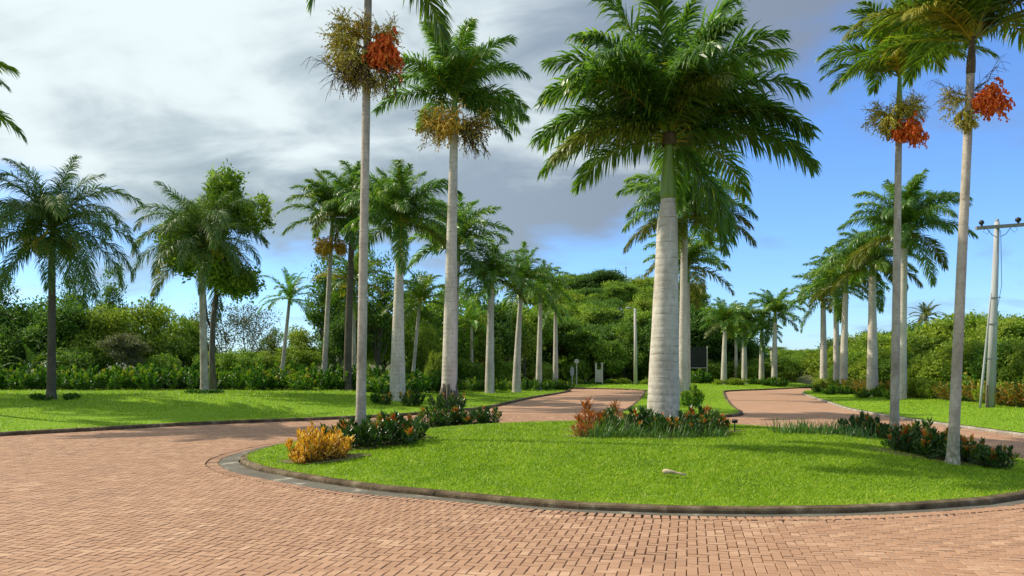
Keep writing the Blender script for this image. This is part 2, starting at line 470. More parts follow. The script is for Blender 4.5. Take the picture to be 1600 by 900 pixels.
KM = smooth_line([(-14, 68.5), (-4, 67.5), (4, 65), (8.2, 61), (9.4, 57.5), (8.9, 54), (6.9, 43.2), (4.6, 31.9), (3.7, 28.2), (3.9, 26.6), (5.0, 25.9), (6.3, 26.2),
                  (7.5, 27.1), (8.25, 28.6), (8.9, 31.9), (11.1, 41.4), (13.9, 52.5), (14.8, 55.6), (16.4, 57.8), (19, 60.2), (24, 66), (32, 74), (42, 82)], False, .6)
KR = smooth_line([(17, -6), (16.4, 0), (15.2, 6), (13.8, 12), (12.6, 17), (12.3, 19.4), (12.35, 22.3), (12.5, 25.9), (13.2, 31.4), (15, 38.4), (17.3, 47.1), (19.1, 53),
                  (21.4, 57.6), (25.5, 63), (34, 71), (44, 79)], False, .6)


def dist_line(x, y, L, closed=False):
    x = np.atleast_1d(np.asarray(x, float)); y = np.atleast_1d(np.asarray(y, float))
    A = L; B = np.roll(L, -1, 0)
    if not closed: A = A[:-1]; B = B[:-1]
    best = np.full(x.shape, 1e9)
    for (ax, ay), (bx, by) in zip(A, B):
        ux, uy = bx - ax, by - ay; q = ux * ux + uy * uy + 1e-12
        t = np.clip(((x - ax) * ux + (y - ay) * uy) / q, 0, 1)
        best = np.minimum(best, np.hypot(x - ax - t * ux, y - ay - t * uy))
    return best


def inside(x, y, L):
    x = np.atleast_1d(np.asarray(x, float)); y = np.atleast_1d(np.asarray(y, float))
    r = np.zeros(x.shape, bool)
    A = L; B = np.roll(L, -1, 0)
    for (ax, ay), (bx, by) in zip(A, B):
        if ay == by: continue
        c = (ay > y) != (by > y)
        r ^= c & (x < (bx - ax) * (y - ay) / (by - ay) + ax)
    return r


def sstep(t):
    t = np.clip(t, 0, 1); return t * t * (3 - 2 * t)


AREAS = {
    'island': (ISL, ISL, True, .285, 3.6),
    'left': (np.vstack([KL, [(-60, 63), (-75, 30), (-60, -6)]]), KL, False, .50, 9.0),
    'median': (np.vstack([KM[:np.argmax(KM[:, 0] > 27)], [(27, 76), (10, 76.5), (-2, 76), (-14, 74)]]), KM, False, .16, 4.0),
    'right': (np.vstack([KR, [(70, 79), (60, 30), (50, -6)]]), KR, False, .22, 7.0),
}


def area_z(a, x, y):
    poly, line, cl, amp, wd = AREAS[a]
    d = dist_line(x, y, line, cl)
    return (.056 if a == 'island' else .085) + amp * sstep(d / wd)


def hill(x, y):
    x = np.asarray(x, float); y = np.asarray(y, float)
    h = 10.0 * np.exp(-((x - 15) / 22) ** 2 - ((y - 128) / 34) ** 2)
    h = h + 5.0 * np.exp(-((x + 30) / 40) ** 2 - ((y - 135) / 35) ** 2)
    h = h + 6.0 * np.exp(-((x - 115) / 28) ** 2 - ((y - 92) / 34) ** 2)
    h = h + 3.2 * sstep((x - 26 - .12 * y) / 22) * sstep((90 - y) / 50)
    return h * np.where(x > 30 + 0 * y, sstep((y - 20) / 40), sstep((y - 78) / 30))


def ground_z(x, y):
    for a, (poly, *_r) in AREAS.items():
        if inside(x, y, poly)[0]: return max(float(area_z(a, x, y)[0]), float(np.atleast_1d(hill(x, y))[0]) - .15 if a in ('right', 'median') else -9)
    return max(0.0, float(np.atleast_1d(hill(x, y))[0]) - .15)


def poly_fill(name, poly, zf, step, m, inner_step=None, near=None):
    n = len(poly)
    pts = [Vector((float(x), float(y))) for x, y in poly]
    x0, y0 = poly.min(0); x1, y1 = poly.max(0)
    gx, gy = np.meshgrid(np.arange(x0, x1, step), np.arange(y0, y1, step))
    gx = gx.ravel() + rs.uniform(-.1, .1, gx.size) * step; gy = gy.ravel() + rs.uniform(-.1, .1, gy.size) * step
    ok = inside(gx, gy, poly); gx, gy = gx[ok], gy[ok]
    ok = dist_line(gx, gy, poly, True) > step * .35; gx, gy = gx[ok], gy[ok]
    pts += [Vector((float(a), float(b))) for a, b in zip(gx, gy)]
    edges = [(i, (i + 1) % n) for i in range(n)]
    V, E, Fc, *_ = delaunay_2d_cdt(pts, edges, [], 1, 1e-5)
    V = np.array([(v.x, v.y) for v in V])
    Z = zf(V[:, 0], V[:, 1])
    me = mesh_py(name, np.column_stack([V, Z]).tolist(), [list(f) for f in Fc], (m,), None, True)
    if len(me.polygons) and me.polygons[0].normal.z < 0: me.flip_normals()
    return me


def inset(L, d):
    """move a closed outline's points inwards by d"""
    T = np.roll(L, -1, 0) - np.roll(L, 1, 0); T /= np.linalg.norm(T, axis=1)[:, None]
    return L + np.column_stack([-T[:, 1], T[:, 0]]) * d


# lawns (their edge tucked behind the kerb)
for nm, a, step, lab in (('island_lawn', 'island', .6, 'round mounded green lawn of the traffic island'),
                         ('side_lawn', 'left', 2.2, 'long green lawn along the ring road below the hedge'),
                         ('median_lawn', 'median', 1.8, 'green lawn between the two brick roads'),
                         ('verge_lawn', 'right', 2.2, 'green verge lawn below the utility pole')):
    ln = AREAS[a][1]
    if a == 'island': poly = inset(ln, .11)
    else:
        T_ = np.gradient(ln, axis=0); T_ /= np.linalg.norm(T_, axis=1)[:, None]
        sg = -1 if a == 'right' else 1
        ln2 = ln + np.column_stack([-T_[:, 1], T_[:, 0]]) * .11 * sg
        poly = np.vstack([ln2[:len(AREAS[a][0]) - {'left': 3, 'right': 3, 'median': 4}[a]], AREAS[a][0][-{'left': 3, 'right': 3, 'median': 4}[a]:]])
    def zf(x, y, a=a):
        z = area_z(a, x, y)
        if a in ('right', 'median'): z = np.maximum(z, hill(x, y) - .15)
        return z
    o = obj(nm, poly_fill(nm, poly, zf, step, M['lawn']), kind='structure'); o['label'] = lab

# far ground with its hills
gxs = np.concatenate([np.linspace(-700, -110, 14), np.linspace(-100, 140, 81), np.linspace(150, 700, 14)])
gys = np.concatenate([np.linspace(-60, 40, 12), np.linspace(44, 200, 66), np.linspace(230, 1200, 14)])
X, Y = np.meshgrid(gxs, gys)
Z = hill(X, Y) - .25
nx, ny = len(gxs), len(gys)
ii = (np.arange(ny - 1)[:, None] * nx + np.arange(nx - 1)[None, :]).ravel()
o = obj('ground', mesh_np('ground', np.column_stack([X.ravel(), Y.ravel(), Z.ravel()]), np.column_stack([ii, ii + 1, ii + nx + 1, ii + nx]), (M['ground'],), None, True), kind='structure')
o['label'] = 'rough ground and wooded rise beyond the lawns'

# paving: bed, far sheet, laid bricks
pav = obj('brick_paving', mesh_py('paving_bed', [(-40, -12, -.022), (46, -12, -.022), (46, 84, -.022), (-40, 84, -.022)], [[0, 1, 2, 3]], (M['joint'],)), kind='structure')
pav['label'] = 'red brick paving of the ring road'
FARY = 29.0
o = obj('brick_road', mesh_py('brick_road', [(-30, FARY, -.004), (46, FARY, -.004), (46, 84, -.004), (-30, 84, -.004)], [[0, 1, 2, 3]], (M['paver_sheet'],)), kind='structure')
o['label'] = 'two brick roads running back beside the median'

TH = -math.radians(12.5)     # the bond's long axis against the view
PW = .091
ct, st_ = math.cos(TH), math.sin(TH)
cx0, cy0 = 0.0, 14.0
Rn = 260
jj = np.arange(-Rn, Rn); mm = np.arange(-Rn // 2, Rn // 2)
J, Mm = np.meshgrid(jj, mm)
hx = (J + 4 * Mm + 1.0).ravel() * PW; hy = (J + .5).ravel() * PW
vx = (J - 1 + 4 * Mm + .5).ravel() * PW; vy = (J + 1.0).ravel() * PW
U = np.concatenate([hx, vx]); W_ = np.concatenate([hy, vy])
ori = np.concatenate([np.zeros(hx.size), np.ones(vx.size)])
PX = cx0 + U * ct - W_ * st_; PY = cy0 + U * st_ + W_ * ct
xl_ = np.interp(PY, KL[:40, 1], KL[:40, 0]) if False else None
ok = (PY > 3.2) & (PY < FARY - .02) & (PX > -22) & (PX < 16)
ok &= np.abs(PX) < 3 + PY * .78
PX, PY, ori = PX[ok], PY[ok], ori[ok]
GUT = .34
ok = ~inside(PX, PY, ISL); PX, PY, ori = PX[ok], PY[ok], ori[ok]
def gut(x): return .12 + .20 * sstep((.5 - x) / 3.5)
RC = .215                      # the soldier course that follows the gutter
ok = dist_line(PX, PY, ISL, True) > gut(PX) + RC - .035; PX, PY, ori = PX[ok], PY[ok], ori[ok]
for a in ('left', 'median', 'right'):
    ok = ~inside(PX, PY, AREAS[a][0]); PX, PY, ori = PX[ok], PY[ok], ori[ok]
# the 290 bricks that show largest stand alone
vis = (np.abs(PX) < PY * (800 / F) + .05) & (PY > CH * F / 325 - .06)
order = np.where(vis)[0]; order = order[np.argsort(PY[order])]
single = order[:290]
rest = np.setdiff1d(np.arange(PX.size), single)


def paver_unit(seed):
    r = random.Random(seed); g = .0034; c = .0045
    a, b = PW - g, PW / 2 - g
    V = [(-a, -b, -.03), (a, -b, -.03), (a, b, -.03), (-a, b, -.03),
         (-a, -b, -c), (a, -b, -c), (a, b, -c), (-a, b, -c),
         (-a + c, -b + c, 0), (a - c, -b + c, 0), (a - c, b - c, 0), (-a + c, b - c, 0)]
    Fc = [[0, 1, 5, 4], [1, 2, 6, 5], [2, 3, 7, 6], [3, 0, 4, 7], [4, 5, 9, 8], [5, 6, 10, 9], [6, 7, 11, 10], [7, 4, 8, 11], [8, 9, 10, 11]]
    return np.array(V), Fc


ISLF = np.vstack([ISL, ISL[:1]]); _S = np.concatenate([[0], np.cumsum(np.hypot(*np.diff(ISLF, axis=0).T))])
NF = int(_S[-1] / .02); _q = np.linspace(0, _S[-1], NF, endpoint=False)
ISLF = np.column_stack([np.interp(_q, _S, ISLF[:, 0]), np.interp(_q, _S, ISLF[:, 1])])
_T = np.roll(ISLF, -4, 0) - np.roll(ISLF, 4, 0); _T /= np.linalg.norm(_T, axis=1)[:, None]
ISLN = np.column_stack([_T[:, 1], -_T[:, 0]])
PV, PF = paver_unit(0)
pm = mesh_py('paver', PV.tolist(), PF, (M['paver_one'],))
for i in single:
    o = obj('paver', pm, pav, (PX[i], PY[i], rs.normal(0, .0012)), (rs.normal(0, .010), rs.normal(0, .010), TH + ori[i] * PI / 2 + rs.normal(0, .012)))
n = rest.size
ang = TH + ori[rest] * PI / 2 + rs.normal(0, .012, n)
tx, ty = rs.normal(0, .010, n), rs.normal(0, .010, n); dzv = rs.normal(0, .0012, n)
PV2 = PV[4:]; PF2 = np.array([[f[0] - 4, f[1] - 4, f[2] - 4, f[3] - 4] for f in PF[4:]])   # top and bevels
PV2 = np.vstack([PV2]);
lx, ly, lz = PV2[:, 0][None], PV2[:, 1][None], PV2[:, 2][None]
lz = np.where(lz < -.001, -.016, lz)
lxx = lx * 1.0; lyy = ly * 1.0
VX = PX[rest][:, None] + lxx * np.cos(ang)[:, None] - lyy * np.sin(ang)[:, None]
VY = PY[rest][:, None] + lxx * np.sin(ang)[:, None] + lyy * np.cos(ang)[:, None]
VZ = lz + dzv[:, None] + lxx * tx[:, None] + lyy * ty[:, None]
# bricks that meet the ring are cut along it
DN = dist_line(PX[rest], PY[rest], ISL, True)
for i in np.where(DN < .62)[0]:
    for j in range(8):
        x_, y_ = VX[i, j], VY[i, j]
        q = ISLF; dd = np.hypot(q[:, 0] - x_, q[:, 1] - y_); k = int(dd.argmin()); e = float(gut(np.array([x_]))[0]) + RC + .004
        if dd[k] < e:
            nx_, ny_ = ISLN[k]
            VX[i, j], VY[i, j] = q[k, 0] + nx_ * e, q[k, 1] + ny_ * e
FF = (np.arange(n) * 8)[:, None, None] + PF2[None]
# soldier course round the gutter
k = np.arange(0, NF - 4, 5); nk = k.size
g_ = gut(ISLF[k, 0])
cxr = ISLF[k, 0] + ISLN[k, 0] * (g_ + .008 + PW); cyr = ISLF[k, 1] + ISLN[k, 1] * (g_ + .008 + PW)
ar = np.arctan2(ISLN[k, 1], ISLN[k, 0]) + rs.normal(0, .01, nk)
ly2 = ly * .97
VX = np.vstack([VX, cxr[:, None] + lx * np.cos(ar)[:, None] - ly2 * np.sin(ar)[:, None]])
VY = np.vstack([VY, cyr[:, None] + lx * np.sin(ar)[:, None] + ly2 * np.cos(ar)[:, None]])
VZ = np.vstack([VZ, lz + rs.normal(0, .0012, nk)[:, None] + 0 * VX[-nk:]])
n = n + nk
FF = (np.arange(n) * 8)[:, None, None] + PF2[None]
tint = np.repeat(rs.uniform(0, 1, n), 5)
me = mesh_np('paver_field', np.stack([VX, VY, VZ], -1).reshape(-1, 3), FF.reshape(-1, 4), (M['paver_many'],), tint)
obj('paver_field', me, pav, kind='stuff')


# kerbs, stone by stone
def kerb_stone_mesh(name, m, h=.10, wd=.15):
    prof = [(0, -.03), (0, h - .035), (.012, h - .012), (.04, h), (wd - .02, h), (wd, h - .02), (wd, -.03)]
    V = []; L = .5
    k = len(prof)
    for x in (-L, -L + .006, 0, L - .006, L):
        e = .006 if abs(x) == L else 0
        for (y, z) in prof:
            V.append((x, y + (e if y < .02 else 0), z - (e if z > 0 else 0)))
    Fc = []
    for i in range(4):
        for j in range(k - 1):
            Fc.append([i * k + j, (i + 1) * k + j, (i + 1) * k + j + 1, i * k + j + 1])
    Fc.append(list(range(k))[::-1]); Fc.append([4 * k + j for j in range(k)])
    me = mesh_py(name, V, Fc, (m,)); me.flip_normals() if me.polygons[0].normal.y > 0 else None
    return me


def kerb(name, label, line, closed, seg, m, side, h=.10):
    root = obj(name, None, kind='structure'); root['label'] = label
    base = kerb_stone_mesh('kerb_stone', m, h)
    P = np.vstack([line, line[:1]]) if closed else line
    S = np.concatenate([[0], np.cumsum(np.hypot(*np.diff(P, axis=0).T))])
    n = int(S[-1] / seg)
    q = np.linspace(0, S[-1], n + 1)
    xs = np.interp(q, S, P[:, 0]); ys = np.interp(q, S, P[:, 1])
    for i in range(n):
        ax, ay, bx, by = xs[i], ys[i], xs[i + 1], ys[i + 1]
        L = math.hypot(bx - ax, by - ay); a = math.atan2(by - ay, bx - ax)
        o = obj('kerb_stone', base, root, ((ax + bx) / 2, (ay + by) / 2, rs.normal(0, .001)), (rs.normal(0, .003), 0, a), ((L - .003), side, 1))
    return root


def strip(name, label, line, closed, w0, w1, z, m):
    P = np.vstack([line, line[:1]]) if closed else line
    T = np.gradient(P, axis=0); T /= np.linalg.norm(T, axis=1)[:, None]
    if closed: T[0] = T[-1] = (T[0] + T[-1]) / 2
    N = np.column_stack([-T[:, 1], T[:, 0]])
    A = P + N * w0; B = P + N * (w1 if not callable(w1) else w1(P)[:, None]); n = len(P)
    V = [(x, y, z[0]) for x, y in A] + [(x, y, z[1]) for x, y in B]
    Fc = [[i, i + 1, n + i + 1, n + i] for i in range(n - 1)]
    me = mesh_py(name, V, Fc, (m,), None, True)
    if me.polygons[0].normal.z < 0: me.flip_normals()
    o = obj(name, me, kind='structure'); o['label'] = label
    return o


# ISL runs anticlockwise: its left-hand side is inwards
kerb('island_kerb', 'dark weathered concrete kerb round the island lawn', ISL, True, 1.0, M['concrete'], 1, .074)
strip('island_gutter', 'flat concrete gutter at the foot of the island kerb', ISL, True, .01, lambda P: -gut(P[:, 0]) - .004, (.003, -.003), M['gutter'])
kerb('side_kerb', 'dark concrete kerb along the long side lawn', KL, False, 1.0, M['concrete'], 1)
kerb('median_kerb', 'concrete kerb round the median lawn', KM[:np.argmax(KM[:, 0] > 27)], False, 1.0, M['concrete'], 1)
kerb('verge_kerb', 'pale chipped concrete kerb along the verge lawn', KR, False, 1.0, M['kerb_pale'], -1, .07)


# ------------------------------------------------------------------ grass blades
def blades(name, label, area, box, dens, hgt, wid, dmax, ref):
    poly = AREAS[area][0]
    x0, x1, y0, y1 = box
    xs, ys = [], []
    A = (x1 - x0) * (y1 - y0)
    N = int(A * dens)
    x = rs.uniform(x0, x1, N); y = rs.uniform(y0, y1, N)
    keep = rs.uniform(0, 1, N) < np.clip((ref / np.maximum(y, 1)) ** 1.6, 0, 1)
    keep &= (np.abs(x) < y * .66 + 2.0)
    x, y = x[keep], y[keep]
    k = inside(x, y, poly); x, y = x[k], y[k]
    d = dist_line(x, y, AREAS[area][1], AREAS[area][2]); k = (d > .13); x, y, d = x[k], y[k], d[k]
    z = (.056 if area == 'island' else .085) + AREAS[area][3] * sstep(d / AREAS[area][4])
    n = x.size
    sc = np.clip(y / ref, 1, 2.6)
    h = hgt * rs.uniform(.45, 1.2, n) * sc ** .5; wv = wid * rs.uniform(.7, 1.3, n) * sc
    a = rs.uniform(0, 2 * PI, n); lean = rs.uniform(.5, 1.9, n) * h
    b = a + rs.uniform(-1.2, 1.2, n) + PI / 2
    V = np.empty((n, 3, 3))
    V[:, 0] = np.stack([x - np.cos(b) * wv / 2, y - np.sin(b) * wv / 2, z - .004], -1)
    V[:, 1] = np.stack([x + np.cos(b) * wv / 2, y + np.sin(b) * wv / 2, z - .004], -1)
    V[:, 2] = np.stack([x + np.cos(a) * lean, y + np.sin(a) * lean, z + h], -1)
    cl = np.sin(x * 2.3 + 1.7 * np.sin(y * 1.9)) * np.sin(y * 2.9 + 1.3 * np.sin(x * 3.1)) + .7 * np.sin(x * 9.1 + 2 * np.sin(y * 7.3)) * np.sin(y * 8.3)
    t = np.clip(rs.normal(.43, .23, n) + .11 * cl, 0, .93); t[rs.uniform(0, 1, n) < .02] = 1.0
    edge = np.clip(1 - d / .8, 0, 1) * rs.uniform(0, .5, n); t = np.clip(t + edge * .6, 0, 1)
    me = mesh_np(name, V.reshape(-1, 3), np.arange(3 * n).reshape(-1, 3), (M['grass'],), t)
    o = obj(name, me, kind='stuff'); tag(o, label, 'grass')
    return n


blades('island_grass', 'short bright green grass on the round island mound', 'island', (-5.2, 9.5, 8.8, 23), 3000, .036, .014, 23, 10.5)
blades('side_grass', 'short green grass on the long side lawn', 'left', (-32, 4.5, 17, 60), 190, .055, .022, 60, 26)
blades('median_grass', 'short green grass on the median between the brick roads', 'median', (3, 26, 25, 80), 130, .05, .022, 80, 30)
blades('verge_grass', 'short green grass on the verge by the utility pole', 'right', (12, 28, 14, 60), 200, .05, .022, 60, 26)


# ------------------------------------------------------------------ palms
def make_frond(seed, L, e0, bend, nl, ll, wl, droop, plum=0.5, fwd=40, start=.1, tint0=.45, segs=3, vlift=10, yellow=0.0, pw=1.4):
    """one feather leaf along +X from the origin: a curved rachis with hanging leaflets"""
    r = np.random.RandomState(seed)
    NS = 22
    s = np.linspace(0, 1, NS)
    th = math.radians(e0) - math.radians(bend) * s ** pw
    ds = L / (NS - 1)
    x = np.concatenate([[0], np.cumsum(np.cos(th[:-1]) * ds)]); z = np.concatenate([[0], np.cumsum(np.sin(th[:-1]) * ds)])
    sway = r.uniform(-.08, .08) * L * s ** 2
    mb = MB()
    rr = .024 * (L / 3.3) * (1 - s) ** .7 + .004
    mb.tube([(x[i], sway[i], z[i]) for i in range(0, NS, 3)], [rr[i] for i in range(0, NS, 3)], 4, .88, 0)
    V = []; Fc = []; T = []
    b = 0
    for side in (1, -1):
        ss = np.linspace(start, .995, nl) + r.uniform(-.4, .4, nl) / nl
        ss = np.clip(ss, start, 1)
        for q in ss:
            p = np.array([np.interp(q, s, x), np.interp(q, s, sway), np.interp(q, s, z)])
            a = np.interp(q, s, th)
            Tn = np.array([math.cos(a), 0, math.sin(a)]); Nn = np.array([-math.sin(a), 0, math.cos(a)]); B = np.array([0, side, 0.])
            f = math.radians(fwd + 32 * q ** 2 + r.uniform(-9, 9)); lf = math.radians(vlift + r.uniform(-1, 1) * 45 * plum)
            d = Tn * math.sin(f) + math.cos(f) * (B * math.cos(lf) + Nn * math.sin(lf)); d /= np.linalg.norm(d)
            lp = ll * (math.sin(PI * (.16 + .76 * q)) ** .7) * r.uniform(.82, 1.1)
            wv = wl * r.uniform(.75, 1.15)
            g = droop * r.uniform(.6, 1.4)
            W = Tn - d * Tn.dot(d); W /= (np.linalg.norm(W) + 1e-6)
            tw = np.cross(d, W); an = r.uniform(-.7, .7); W = W * math.cos(an) + tw * math.sin(an)
            prof = (.55, 1.0, .72, 0) if segs == 3 else (.6, 1.0, 0)
            for k in range(segs):
                V.append(p - W * wv * prof[k] / 2); V.append(p + W * wv * prof[k] / 2)
                p = p + d * lp / segs
                d = d + np.array([0, 0, -g / segs * (1 + k * .5)]); d /= np.linalg.norm(d)
            V.append(p)
            tt = min(1, max(0, tint0 + r.normal(0, .13) + yellow * q))
            for k in range(segs - 1):
                Fc.append([b + 2 * k, b + 2 * k + 1, b + 2 * k + 3, b + 2 * k + 2]); T.append(tt)
            Fc.append([b + 2 * segs - 2, b + 2 * segs - 1, b + 2 * segs]); T.append(min(1, tt + r.choice([0, 0, .25])))
            b += 2 * segs + 1
    mb2 = len(mb.V)
    mb.V += [tuple(v) for v in V]; mb.F += [[mb2 + i for i in f] for f in Fc]; mb.T += T; mb.M += [0] * len(Fc)
    return mb


FR = {}
def frond_set(kind, mkey, classes, **kw):
    out = []
    for ci, (e0, bend) in enumerate(classes):
        vs = []
        for v in range(3):
            args = dict(kw); args['L'] = kw['L'] * (1 + (v - 1) * .06)
            mb = make_frond(hash((kind == 'x', ci, v)) % 9999 + ci * 31 + v * 7 + len(kind), e0=e0 + (v - 1) * 4, bend=bend + (v - 1) * 7, **args)
            vs.append(mb.mesh('frond', (M[mkey],)))
        out.append(vs)
    FR[kind] = out


CL = [(83, 48), (68, 80), (52, 92), (35, 84), (15, 70), (-10, 56), (-42, 40)]
frond_set('royal', 'royal', CL, L=3.2, nl=128, ll=.80, wl=.046, droop=1.45, plum=.95, fwd=30, vlift=8)
frond_set('royal_far', 'royal', CL, L=3.2, nl=64, ll=.80, wl=.072, droop=1.3, plum=.9, fwd=30, vlift=8, segs=2)
frond_set('slim', 'slim', [(82, 48), (68, 76), (52, 84), (34, 76), (12, 64), (-12, 56), (-42, 38)], L=2.3, nl=84, ll=.66, wl=.036, droop=1.05, plum=.35, fwd=36, vlift=14)
frond_set('queen', 'queen', [(80, 65), (62, 100), (44, 110), (24, 105), (4, 90), (-18, 66), (-42, 42)], L=3.4, nl=100, ll=.78, wl=.032, droop=1.5, plum=1.0, fwd=32, vlift=5)
frond_set('lime', 'lime', [(82, 40), (66, 70), (48, 82), (28, 85), (8, 75), (-15, 60), (-42, 38)], L=2.6, nl=42, ll=.52, wl=.06, droop=.7, plum=.4, fwd=34, vlift=10, segs=2)
frond_set('coconut', 'olive', [(80, 45), (60, 70), (42, 85), (22, 85), (0, 70), (-20, 55), (-45, 35)], L=3.4, nl=46, ll=.8, wl=.08, droop=.7, plum=.2, fwd=38, vlift=5, segs=2)


def trunk_mesh(name, top, prof, scar, m, sides=18, rough=.014, relief=.013, curve=1.6):
    """ringed trunk from the origin to top; prof(t)=radius"""
    top = Vector(top); H = top.z
    n = max(6, int(H / scar))
    V = []; T = []
    rows = []
    for i in range(n):
        for f, k in ((0.0, 0.0), (.72, -.35), (.9, -1.0)):
            rows.append(((i + f) / n, k))
    rows.append((1.0, 0))
    r = random.Random(int(H * 1000))
    ph = r.uniform(0, 6)
    for t, k in rows:
        c = Vector((top.x * t ** curve, top.y * t ** curve, H * t))
        R = prof(t) * (1 + k * relief)
        for j in range(sides):
            a = 2 * PI * j / sides
            q = R * (1 + rough * math.sin(3 * a + ph + t * 5) + .5 * rough * math.sin(5 * a - t * 23))
            V.append((c.x + math.cos(a) * q, c.y + math.sin(a) * q, c.z + rough * .5 * math.sin(a + ph + t * 40)))
    Fc = []
    for i in range(len(rows) - 1):
        for j in range(sides):
            j2 = (j + 1) % sides
            Fc.append([i * sides + j, i * sides + j2, (i + 1) * sides + j2, (i + 1) * sides + j])
    Fc.append([(len(rows) - 1) * sides + j for j in range(sides)])
    return mesh_py(name, V, Fc, (m,), None, True)


def shaft_mesh(L, r0, r1, m, bulge=1.12):
    V = []; Fc = []; S = 14
    prof = [(0, r0 * .97), (.04, r0 * bulge), (.25, r0 * bulge * .97), (.6, r0 * .45 + r1 * .55), (.85, r1), (1.0, r1 * .8)]
    for t, r in prof:
        for j in range(S):
            a = 2 * PI * j / S
            V.append((math.cos(a) * r, math.sin(a) * r, t * L))
    for i in range(len(prof) - 1):
        for j in range(S):
            j2 = (j + 1) % S
            Fc.append([i * S + j, i * S + j2, (i + 1) * S + j2, (i + 1) * S + j])
    Fc.append([(len(prof) - 1) * S + j for j in range(S)])
    return mesh_py('crownshaft', V, Fc, (m,), None, True)


def royal_prof(rb, rt, big=False):
    # relative radius between top (0) and base (1): an even taper with a shoulder under the crownshaft
    ts = [0, .04, .16, .45, .75, .90, .97, 1.0]
    ks = [1.15, 1.06, .98, .73, .47, .36, .08, 0] if big else [1.18, 1.05, .92, .55, .22, .07, .02, 0]
    return lambda t: float(rt + (rb - rt) * np.interp(t, ts, ks))


def slim_prof(rb, rt):
    return lambda t: float((rb + (rt - rb) * t) * (1 + .45 * math.exp(-t * 30)))


def palm_tree(name, label, cat, kind, bpx, d, hpx, hpy, rb, rt, shaft, fs, n, seed, group=None, bark='bark_royal', far=False, z0=None, mix=(3, 4, 5, 4, 3, 2, 1), olds=None,
              oldmat='olive', scar=.14, brown=False, az0=None, curve=1.6, extra=(), clear=0):
    r = random.Random(seed)
    x, y = WX(bpx, d), d
    z = ground_z(x, y) - .03 if z0 is None else z0
    t = thing(name, label, cat, (x, y, z), 0, group)
    hz = WZ(hpy, d) - z; hx_ = WX(hpx, d) - x
    th = hz - shaft
    topx = hx_ * (th / hz)
    prof = royal_prof(rb, rt, rb > .35) if 'royal' in bark else slim_prof(rb, rt)
    sides = 12 if far else 24
    obj('trunk', trunk_mesh('trunk', (topx, 0, th), prof, scar if not far else .3, M[bark], sides, curve=curve), t)
    ax = math.atan2(hx_ - topx, shaft)
    if shaft > .05:
        obj('crownshaft', shaft_mesh(shaft, prof(1) * 1.0, prof(1) * .55, M['shaft_brown' if brown else 'shaft']), t, (topx, 0, th - .005), (0, ax, 0))
    seq = []
    tot = sum(mix)
    for ci, c in enumerate(mix):
        seq += [ci] * max(0, round(n * c / tot))
    az = r.uniform(0, 6.28) if az0 is None else az0
    for i, ci in enumerate(seq):
        az += 2.3999632 + r.uniform(-.22, .22)
        fr_ = math.cos(az + PI / 2)          # towards the open ring road
        if clear and ci >= 3 and fr_ > .45: ci = clear - 1 if ci == 3 else clear
        if clear and ci >= 5: ci = 4
        me = FR[kind][ci][r.randrange(3)]
        hh = hz - .10 - .05 * ci * min(1, shaft)
        s = fs * r.uniform(.92, 1.08) * (.86 if ci == 0 else 1)
        o = obj('frond', me, t, (hx_ + math.cos(az) * .04, math.sin(az) * .04, hh), (r.uniform(-.12, .12), r.uniform(-.10, .10), az), (s, s * r.choice((1, -1)), s))
        if olds and ci in olds and r.random() < olds[ci]:
            o.material_slots[0].link = 'OBJECT'; o.material_slots[0].material = M[oldmat]; o['label'] = 'yellowing older frond'
    for (azd, ci, s, mk) in extra:
        me = FR[kind][ci][0]
        o = obj('frond', me, t, (hx_, 0, hz - .25), (0, 0, math.radians(azd)), (fs * s,) * 3)
        if mk:
            o.material_slots[0].link = 'OBJECT'; o.material_slots[0].material = M[mk]; o['label'] = 'yellowing older frond'
    t['_top'] = (x + hx_, y, z + hz)
    del t['_top']
    # spear leaf
    mb = MB(); mb.tube([(0, 0, 0), (.02, .01, fs * .8), (.05, .02, fs * 1.7)], [.035 * fs, .028 * fs, .004], 6, .6)
    obj('spear_leaf', mb.mesh('spear_leaf', (M['slim' if kind == 'slim' else 'royal'],), True), t, (hx_, 0, hz - .15))
    return t, (hx_, hz, topx, th)


